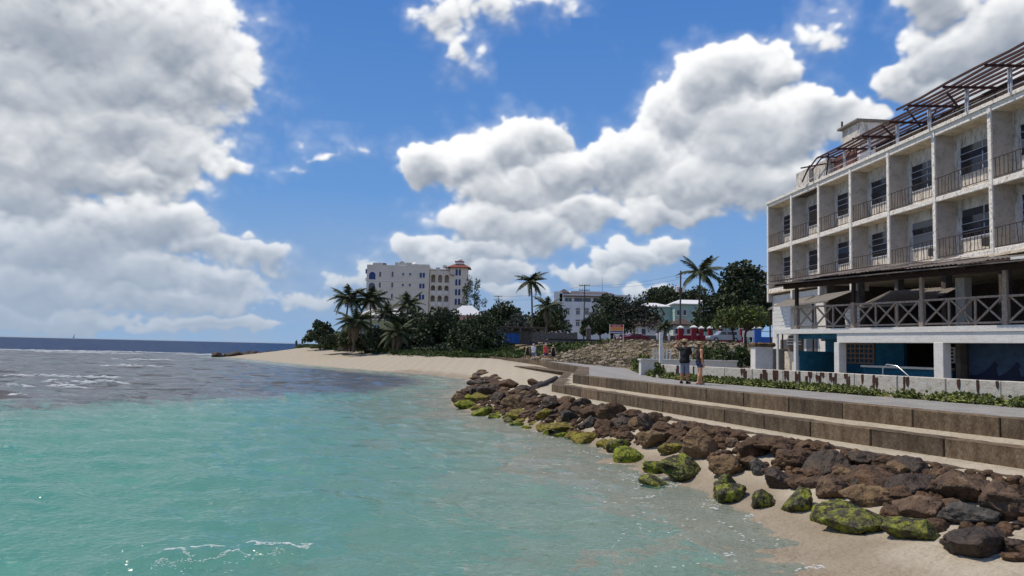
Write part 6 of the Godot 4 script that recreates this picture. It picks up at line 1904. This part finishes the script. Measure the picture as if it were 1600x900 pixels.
# ---------------------------------------------------------------- people
func net(bones: Array, cell: float, k: float, out: MB, cuts := []) -> void:
	# tapered capsules [a, b, ra, rb] joined smoothly and meshed as surface nets; cuts: Plane, kept where the distance is below zero
	var lo := Vector3.INF
	var hi := -Vector3.INF
	var mar := 2.2 * cell + 1.2 / k
	for b in bones:
		var rr: float = maxf(b[2], b[3]) + mar
		lo = lo.min(b[0] - Vector3.ONE * rr).min(b[1] - Vector3.ONE * rr)
		hi = hi.max(b[0] + Vector3.ONE * rr).max(b[1] + Vector3.ONE * rr)
	var nx := int((hi.x - lo.x) / cell) + 2
	var ny := int((hi.y - lo.y) / cell) + 2
	var nz := int((hi.z - lo.z) / cell) + 2
	var f := PackedFloat32Array()
	f.resize(nx * ny * nz)
	for b in bones:
		var a: Vector3 = b[0]
		var e: Vector3 = b[1]
		var ab := e - a
		var l2 := maxf(ab.length_squared(), 1e-8)
		var r0: float = b[2]
		var r1: float = b[3]
		var rr := maxf(r0, r1) + mar
		var p0 := (a.min(e) - Vector3.ONE * rr - lo) / cell
		var p1 := (a.max(e) + Vector3.ONE * rr - lo) / cell
		for z in range(maxi(0, int(p0.z)), mini(nz, int(p1.z) + 1)):
			for y in range(maxi(0, int(p0.y)), mini(ny, int(p1.y) + 1)):
				for x in range(maxi(0, int(p0.x)), mini(nx, int(p1.x) + 1)):
					var p := lo + Vector3(x, y, z) * cell
					var t := clampf((p - a).dot(ab) / l2, 0.0, 1.0)
					var d := p.distance_to(a + ab * t) - lerpf(r0, r1, t)
					if d < mar: f[(z * ny + y) * nx + x] += exp(-k * d)
	for q in f.size():
		f[q] = log(f[q]) / k if f[q] > 1e-12 else -1.0
	if cuts.size():
		for z in nz:
			for y in ny:
				for x in nx:
					var q := (z * ny + y) * nx + x
					for c in cuts: f[q] = minf(f[q], -(c as Plane).distance_to(lo + Vector3(x, y, z) * cell))
	var id := PackedInt32Array()
	id.resize(f.size())
	id.fill(-1)
	var vs := PackedVector3Array()
	var step := PackedInt32Array([0, 1, nx, nx + 1, nx * ny, nx * ny + 1, nx * ny + nx, nx * ny + nx + 1])
	for z in nz - 1:
		for y in ny - 1:
			for x in nx - 1:
				var q := (z * ny + y) * nx + x
				var inside := 0
				for c in 8:
					if f[q + step[c]] > 0.0: inside += 1
				if inside == 0 or inside == 8: continue
				var sum := Vector3.ZERO
				var count := 0
				for c in 8:
					for ax in 3:
						if c & (1 << ax): continue
						var g := c | (1 << ax)
						var va := f[q + step[c]]
						var vb := f[q + step[g]]
						if (va > 0.0) == (vb > 0.0): continue
						var u := va / (va - vb)
						var pa := Vector3(c & 1, (c >> 1) & 1, (c >> 2) & 1)
						pa[ax] += u
						sum += pa
						count += 1
				id[q] = vs.size()
				vs.append(lo + (Vector3(x, y, z) + sum / count) * cell)
	var ns := PackedVector3Array()
	ns.resize(vs.size())
	var quads := PackedInt32Array()
	var st := [1, nx, nx * ny]
	for z in range(1, nz - 1):
		for y in range(1, ny - 1):
			for x in range(1, nx - 1):
				var q := (z * ny + y) * nx + x
				for ax in 3:
					var va := f[q]
					var vb := f[q + st[ax]]
					if (va > 0.0) == (vb > 0.0): continue
					var u: int = st[(ax + 1) % 3]
					var w: int = st[(ax + 2) % 3]
					var i := [id[q - u - w], id[q - w], id[q], id[q - u]]
					if i.min() < 0: continue
					if va < 0.0: i.reverse()
					quads.append_array(i)
					var m := (vs[i[1]] - vs[i[0]]).cross(vs[i[2]] - vs[i[0]])
					for j in i: ns[j] += m
	for q in ns.size(): ns[q] = ns[q].normalized()
	for q in range(0, quads.size(), 4):
		for j in [0, 2, 1, 0, 3, 2]:
			out.v.append(vs[quads[q + j]])
			out.n.append(ns[quads[q + j]])
			out.c.append(out.col)

func hand(out: MB, wrist: Vector3, dir: Vector3, palm_side: Vector3, curl: float) -> void:
	# palm, four fingers of different lengths and a thumb from the side of the palm
	var side := dir.cross(palm_side).normalized()
	var b := [[wrist, wrist + dir * 0.03, 0.026, 0.03], [wrist + dir * 0.03 + side * 0.016, wrist + dir * 0.085 + side * 0.024, 0.02, 0.016], [wrist + dir * 0.03 - side * 0.014, wrist + dir * 0.082 - side * 0.026, 0.02, 0.015], [wrist + dir * 0.03, wrist + dir * 0.086, 0.02, 0.016]]
	var lens := [0.072, 0.082, 0.078, 0.06]
	for k in 4:
		var root := wrist + dir * 0.078 + side * (0.029 - k * 0.0195)
		var d1 := dir.rotated(side, curl * 0.5)
		var d2 := dir.rotated(side, curl * 1.3)
		var mid: Vector3 = root + d1 * lens[k] * 0.52
		b.append([root, mid, 0.0095, 0.0088])
		b.append([mid, mid + d2 * lens[k] * 0.5, 0.0088, 0.0075])
	var tr := wrist + dir * 0.028 + side * 0.03
	var td := (dir * 0.7 + side * 0.6 + palm_side * 0.35).normalized()
	b.append([tr, tr + td * 0.035, 0.013, 0.011])
	b.append([tr + td * 0.035, tr + td * 0.03 + (td * 0.5 + dir * 0.6).normalized() * 0.034, 0.011, 0.009])
	net(b, 0.006, 190.0, out)

func person(label: String, at: Vector3, turn: float, s: Dictionary) -> Node3D:
	# figures face -z; heights for a body of 1.72 m, scaled after. s: joints and clothing
	var t := thing("person", label, "person", at, turn, "")
	var fine: bool = s.get("fine", false)
	var cell := 0.017 if fine else 0.032
	var k := 55.0 if fine else 42.0
	var skin := plain("skin_%d" % get_child_count(), s.skin, 0.6)
	var fem: bool = s.get("female", false)
	var hw := 0.095 if not fem else 0.1
	var sw := 0.185 if not fem else 0.155
	var girth: float = s.get("girth", 1.0)
	var step_: float = s.get("stride", 0.0)
	var bones := []
	var hip := Vector3(0, 0.9, 0)
	var neck := Vector3(0, 1.44, 0.01)
	var torso := [[hip + Vector3(-0.05, 0.0, 0), hip + Vector3(0.05, 0, 0), 0.135 * girth, 0.135 * girth], [hip, Vector3(0, 1.12, -0.01), 0.13 * girth, 0.125 * girth], [Vector3(-0.05, 1.14, -0.01), Vector3(-sw * 0.5, 1.34, 0.0), 0.115 * girth, 0.095], [Vector3(0.05, 1.14, -0.01), Vector3(sw * 0.5, 1.34, 0.0), 0.115 * girth, 0.095], [Vector3(-sw * 0.85, 1.385, 0.01), Vector3(sw * 0.85, 1.385, 0.01), 0.062, 0.062]]
	var limbs := []
	var feet := []
	for q in [-1.0, 1.0]:
		var fz: float = step_ * q
		var top := Vector3(hw * q, 0.86, 0)
		var knee := Vector3((hw + 0.005) * q, 0.475, -absf(fz) * 0.25 - fz * 0.5)
		var ankle := Vector3((hw + 0.01) * q, 0.085 + maxf(0.0, -fz) * 0.16, -fz)
		limbs.append([top, knee, 0.083 * girth, 0.056])
		limbs.append([knee, knee.lerp(ankle, 0.35) + Vector3(0, 0, 0.018), 0.056, 0.054])
		limbs.append([knee.lerp(ankle, 0.35) + Vector3(0, 0, 0.018), ankle, 0.054, 0.036])
		var toe: float = s.get("toe_out", 0.25) * q
		feet.append([ankle + Vector3(0, -0.045, 0.045), ankle + Vector3(sin(toe) * 0.14, -0.052, -cos(toe) * 0.145), 0.042, 0.034])
	var arms := []
	var hands := []
	for q in [-1.0, 1.0]:
		var sh := Vector3(sw * q, 1.385, 0.01)
		var pose: Array = s.get("right_arm" if q > 0 else "left_arm", [Vector3(0.06 * q, -0.29, 0.02), Vector3(0.02 * q, -0.26, -0.05)])
		var el: Vector3 = sh + pose[0]
		var wr: Vector3 = el + pose[1]
		arms.append([sh, el, 0.052 * girth, 0.041])
		arms.append([el, wr, 0.041, 0.028])
		hands.append([wr, (wr - el).normalized(), Vector3(-q, 0, 0)])
	bones = torso + limbs + arms + feet + [[neck + Vector3(0, -0.04, 0.005), neck + Vector3(0, 0.07, -0.005), 0.055, 0.052]]
	var body := MB.new()
	net(bones, cell, k, body)
	# head with face
	var hd: Vector3 = neck + Vector3(0, 0.17, -0.015)
	var look := Basis(Vector3.UP, s.get("look", 0.0)) * Basis(Vector3(1, 0, 0), s.get("nod", 0.0))
	var H := func(x: float, y: float, z: float) -> Vector3: return hd + look * Vector3(x, y, z)
	var hb := [[H.call(0, 0.035, 0.012), H.call(0, 0.03, -0.015), 0.088, 0.086], [H.call(0, -0.03, -0.03), H.call(0, -0.075, -0.06), 0.066, 0.04], [H.call(0, 0.012, -0.098), H.call(0, -0.022, -0.114), 0.011, 0.016], [H.call(-0.085, 0.005, 0.01), H.call(-0.088, -0.03, 0.008), 0.016, 0.012], [H.call(0.085, 0.005, 0.01), H.call(0.088, -0.03, 0.008), 0.016, 0.012], [H.call(-0.045, 0.028, -0.088), H.call(0.045, 0.028, -0.088), 0.014, 0.014], [H.call(-0.022, -0.055, -0.094), H.call(0.022, -0.055, -0.094), 0.01, 0.01], [H.call(0, -0.06, 0.0), H.call(0, -0.11, 0.01), 0.05, 0.052]]
	net(hb, 0.009 if fine else 0.018, 130.0 if fine else 80.0, body)
	for h in hands: hand(body, h[0], h[1], h[2], 0.5) if fine else net([[h[0], h[0] + h[1] * 0.14, 0.032, 0.022], [h[0] + h[1] * 0.03, h[0] + h[1] * 0.09 + Vector3(0, 0, -0.035), 0.018, 0.012]], 0.016, 90.0, body)
	var bo := put(body.mesh(), "body", skin, t)
	for e in [-0.034, 0.034]:
		var eye := MB.new()
		eye.lathe(H.call(e, 0.006, -0.09), [Vector2(0, -0.009), Vector2(0.009, 0), Vector2(0, 0.009)], 8)
		put(eye.mesh(), "eye", plain("eye", G(30, 24, 20), 0.3), bo)
	var grow := func(list: Array, by: float) -> Array:
		var out := []
		for b in list: out.append([b[0], b[1], b[2] + by, b[3] + by])
		return out
	# hair
	if s.has("hair"):
		var hm := MB.new()
		var hairs := [[H.call(0, 0.045, 0.02), H.call(0, 0.04, 0.005), 0.094, 0.094], [H.call(0, 0.0, 0.045), H.call(0, -0.05 - s.get("hair_long", 0.0), 0.06), 0.07, 0.045]]
		net(hairs, 0.012 if fine else 0.02, 90.0, hm, [Plane(look * Vector3(0, 0, -1), (look * Vector3(0, 0, -1)).dot(H.call(0, 0, -0.045)))])
		put(hm.mesh(), "hair", plain("hair_%d" % get_child_count(), s.hair, 0.7), t)
	# top
	var tm := MB.new()
	var up: Array = grow.call(torso, 0.016)
	if s.get("sleeves", true):
		for a in [0, 2]:
			var f := 0.62
			up.append([arms[a][0], arms[a][0].lerp(arms[a][1], f), arms[a][2] + 0.02, arms[a][3] + 0.026])
	var hem: float = s.get("hem", 0.84)
	var cuts := [Plane(Vector3(0, -1, 0), -hem), Plane(Vector3(0, 1, 0), 1.462)]
	if s.get("dress", false):
		for q in [-1.0, 1.0]: up.append([Vector3(hw * q, 0.86, 0), Vector3(hw * 1.2 * q, hem - 0.05, -step_ * q * 0.5), 0.11, 0.12])
	if not s.get("sleeves", true): cuts.append_array([Plane(Vector3(1, 0.25, 0).normalized(), sw * 0.82 + 0.33), Plane(Vector3(-1, 0.25, 0).normalized(), sw * 0.82 + 0.33)])
	net(up, cell * 0.9, k * 0.9, tm, cuts)
	put(tm.mesh(), s.get("top_name", "shirt"), plain("top_%d" % get_child_count(), s.top, 0.85), t)
	# shorts
	if s.has("shorts"):
		var sm := MB.new()
		var hemline: float = s.get("short_hem", 0.5)
		var legs: Array = grow.call([torso[0], torso[1]], 0.011)
		for q in [0, 3]:
			legs.append([limbs[q][0], limbs[q][1], limbs[q][2] + 0.008, limbs[q][3] + 0.024])
			if hemline < 0.47: legs.append([limbs[q][1], limbs[q + 1][1], limbs[q][3] + 0.024, limbs[q][3] + 0.026])
		net(legs, cell * 0.8, k * 1.8, sm, [Plane(Vector3(0, -1, 0), -hemline), Plane(Vector3(0, 1, 0), 0.99)])
		put(sm.mesh(), "shorts", s.get("shorts_mat", plain("shorts_%d" % get_child_count(), s.shorts, 0.9)), t)
	# shoes
	var shoe := MB.new()
	for f in feet: net([[f[0] + Vector3(0, 0.0, 0.005), f[1] + Vector3(0, 0.002, 0), 0.046, 0.04], [f[0] + Vector3(0, 0.035 if s.get("closed", true) else -0.005, -0.01), f[0], 0.044, 0.046]], 0.012 if fine else 0.02, 90.0, shoe, [Plane(Vector3(0, -1, 0), -(f[0].y - 0.042))] + ([] if s.get("closed", true) else [Plane(Vector3(0, 1, 0), f[0].y - 0.02)]))
	put(shoe.mesh(), "shoes" if s.get("closed", true) else "sandals", plain("shoe_%d" % get_child_count(), s.shoe, 0.8), t)
	# hat
	if s.has("hat"):
		var hm := MB.new()
		var br: float = s.get("brim", 0.145)
		hm.lathe(H.call(0, 0.062, -0.004), [Vector2(br, -0.012), Vector2(br * 0.95, 0.004), Vector2(0.103, 0.012), Vector2(0.098, 0.07), Vector2(0.08, 0.095), Vector2(0.03, 0.09), Vector2(0.0, 0.088)], 20, look * Basis(Vector3(1, 0, 0), -0.1))
		hm.lathe(H.call(0, 0.062, -0.004), [Vector2(0.09, -0.006), Vector2(br, -0.014)], 20, look * Basis(Vector3(1, 0, 0), -0.1))
		var ho := put(hm.mesh(), "hat", plain("hat_%d" % get_child_count(), s.hat, 0.95), t)
		if s.has("band"):
			var bm := MB.new()
			bm.lathe(H.call(0, 0.062, -0.004), [Vector2(0.105, 0.012), Vector2(0.104, 0.04)], 20, look * Basis(Vector3(1, 0, 0), -0.1))
			put(bm.mesh(), "hat_band", plain("hat_band_%d" % get_child_count(), s.band, 0.9), ho)
	if s.has("bag"):
		var w: Vector3 = hands[0 if s.bag == "left" else 1][0]
		var bm := MB.new()
		bm.cbox(w + Vector3(0, -0.3, 0), Vector3(0.1, 0.34, 0.26), 0.04)
		bm.tube([w + Vector3(0, -0.14, -0.08), w + Vector3(0, -0.06, 0), w + Vector3(0, -0.14, 0.08)], [0.008], 5)
		put(bm.mesh(), "bag", plain("bag", G(210, 212, 216), 0.8), t)
	t.scale = Vector3.ONE * float(s.get("tall", 1.72)) / 1.72
	return t

func make_people() -> void:
	var plaid := ramp_image(210, 0.08, 0.2, 0.5, [[0.0, G(84, 92, 112)], [0.5, G(122, 130, 150)], [1.0, G(160, 166, 182)]], 128)
	var denim := ramp_image(213, 0.06, 0.2, 0.5, [[0.0, G(24, 30, 52)], [0.5, G(46, 58, 92)], [1.0, G(150, 160, 190)]], 128)
	person("person in straw hat, black shirt and long grey shorts, one arm raised to the hat", V(6.75, 2.0, 30.6), deg_to_rad(-38), {"fine": true, "skin": G(176, 122, 94), "top": G(20, 20, 23), "girth": 1.1, "shorts": G(122, 130, 150), "shorts_mat": textured("plaid_cotton", plaid, 5.0), "short_hem": 0.40, "shoe": G(20, 20, 22), "hat": G(196, 172, 132), "band": G(150, 128, 96), "hem": 0.80, "tall": 1.68, "look": -0.2, "hair": G(60, 46, 36),
		"left_arm": [Vector3(-0.24, 0.06, -0.06), Vector3(0.12, 0.2, -0.13)], "right_arm": [Vector3(0.07, -0.25, -0.12), Vector3(-0.06, 0.05, -0.24)], "stride": 0.05})
	person("person in straw hat, black tank top and denim shorts, arm hanging at the side", V(7.24, 2.0, 30.2), deg_to_rad(-72), {"fine": true, "female": true, "skin": G(206, 146, 108), "top": G(18, 18, 21), "sleeves": false, "shorts": G(60, 72, 108), "shorts_mat": textured("washed_denim", denim, 5.0), "short_hem": 0.70, "shoe": G(92, 72, 56), "closed": false, "hat": G(186, 162, 122), "band": G(120, 100, 76), "brim": 0.13, "hem": 0.92, "tall": 1.6, "look": -0.1, "hair": G(92, 70, 50), "hair_long": 0.1, "stride": -0.15, "top_name": "tank_top", "girth": 0.98,
		"right_arm": [Vector3(0.05, -0.29, 0.03), Vector3(0.01, -0.25, -0.07)], "left_arm": [Vector3(-0.06, -0.28, 0.0), Vector3(0.0, -0.25, -0.08)]})
	# four walkers on the far promenade, seen from behind
	person("walker in a short black dress and dark hat", V(1.95, 2.0, 90.5), 0.1, {"female": true, "skin": G(190, 148, 122), "top": G(18, 18, 20), "dress": true, "hem": 0.52, "top_name": "dress", "shoe": G(150, 120, 100), "hat": G(70, 58, 48), "brim": 0.12, "tall": 1.62, "stride": 0.12, "sleeves": false})
	person("walker in white shirt, pale hat and grey-blue shorts carrying a pale bag", V(2.6, 2.0, 89.2), 0.05, {"skin": G(190, 150, 128), "top": G(222, 224, 232), "hem": 0.78, "shorts": G(112, 124, 152), "short_hem": 0.46, "shoe": G(70, 66, 66), "hat": G(222, 222, 222), "brim": 0.1, "tall": 1.76, "stride": -0.14, "girth": 1.15, "bag": "right"})
	person("walker in coral red shirt and straw hat with dark shorts", V(3.88, 2.0, 87.0), -0.05, {"skin": G(196, 152, 128), "top": G(206, 74, 76), "hem": 0.76, "shorts": G(56, 64, 108), "short_hem": 0.5, "shoe": G(226, 226, 226), "hat": G(226, 206, 170), "brim": 0.16, "tall": 1.78, "stride": 0.14, "girth": 1.2})
	person("walker with fair hair in a knee-length black dress", V(4.6, 2.0, 85.0), 0.0, {"female": true, "skin": G(200, 160, 136), "top": G(14, 14, 18), "dress": true, "hem": 0.46, "top_name": "dress", "shoe": G(60, 44, 40), "hair": G(196, 176, 148), "tall": 1.68, "stride": -0.13, "girth": 1.08, "sleeves": false})
	# two small figures at the tip of the beach
	person("distant figure in dark clothes at the tip of the sandy point", V(-50.5, 2.35, 186), 0.6, {"skin": G(150, 110, 90), "top": G(40, 44, 66), "shorts": G(40, 40, 60), "short_hem": 0.4, "shoe": G(60, 50, 44), "hair": G(40, 32, 28), "stride": 0.1})
	person("distant figure in white shorts beside the point's dark bushes", V(-49.2, 2.4, 186.5), -0.4, {"skin": G(150, 110, 90), "top": G(52, 64, 66), "shorts": G(216, 216, 216), "short_hem": 0.4, "shoe": G(60, 50, 44), "hair": G(40, 32, 28), "stride": -0.1})

func _ready() -> void:
	set_stage()
	make_terrain()
	make_promenade()
	make_boulders()
	make_hotel()
	make_boundary()
	make_plants()
	make_foam()
	make_town()
	make_people()
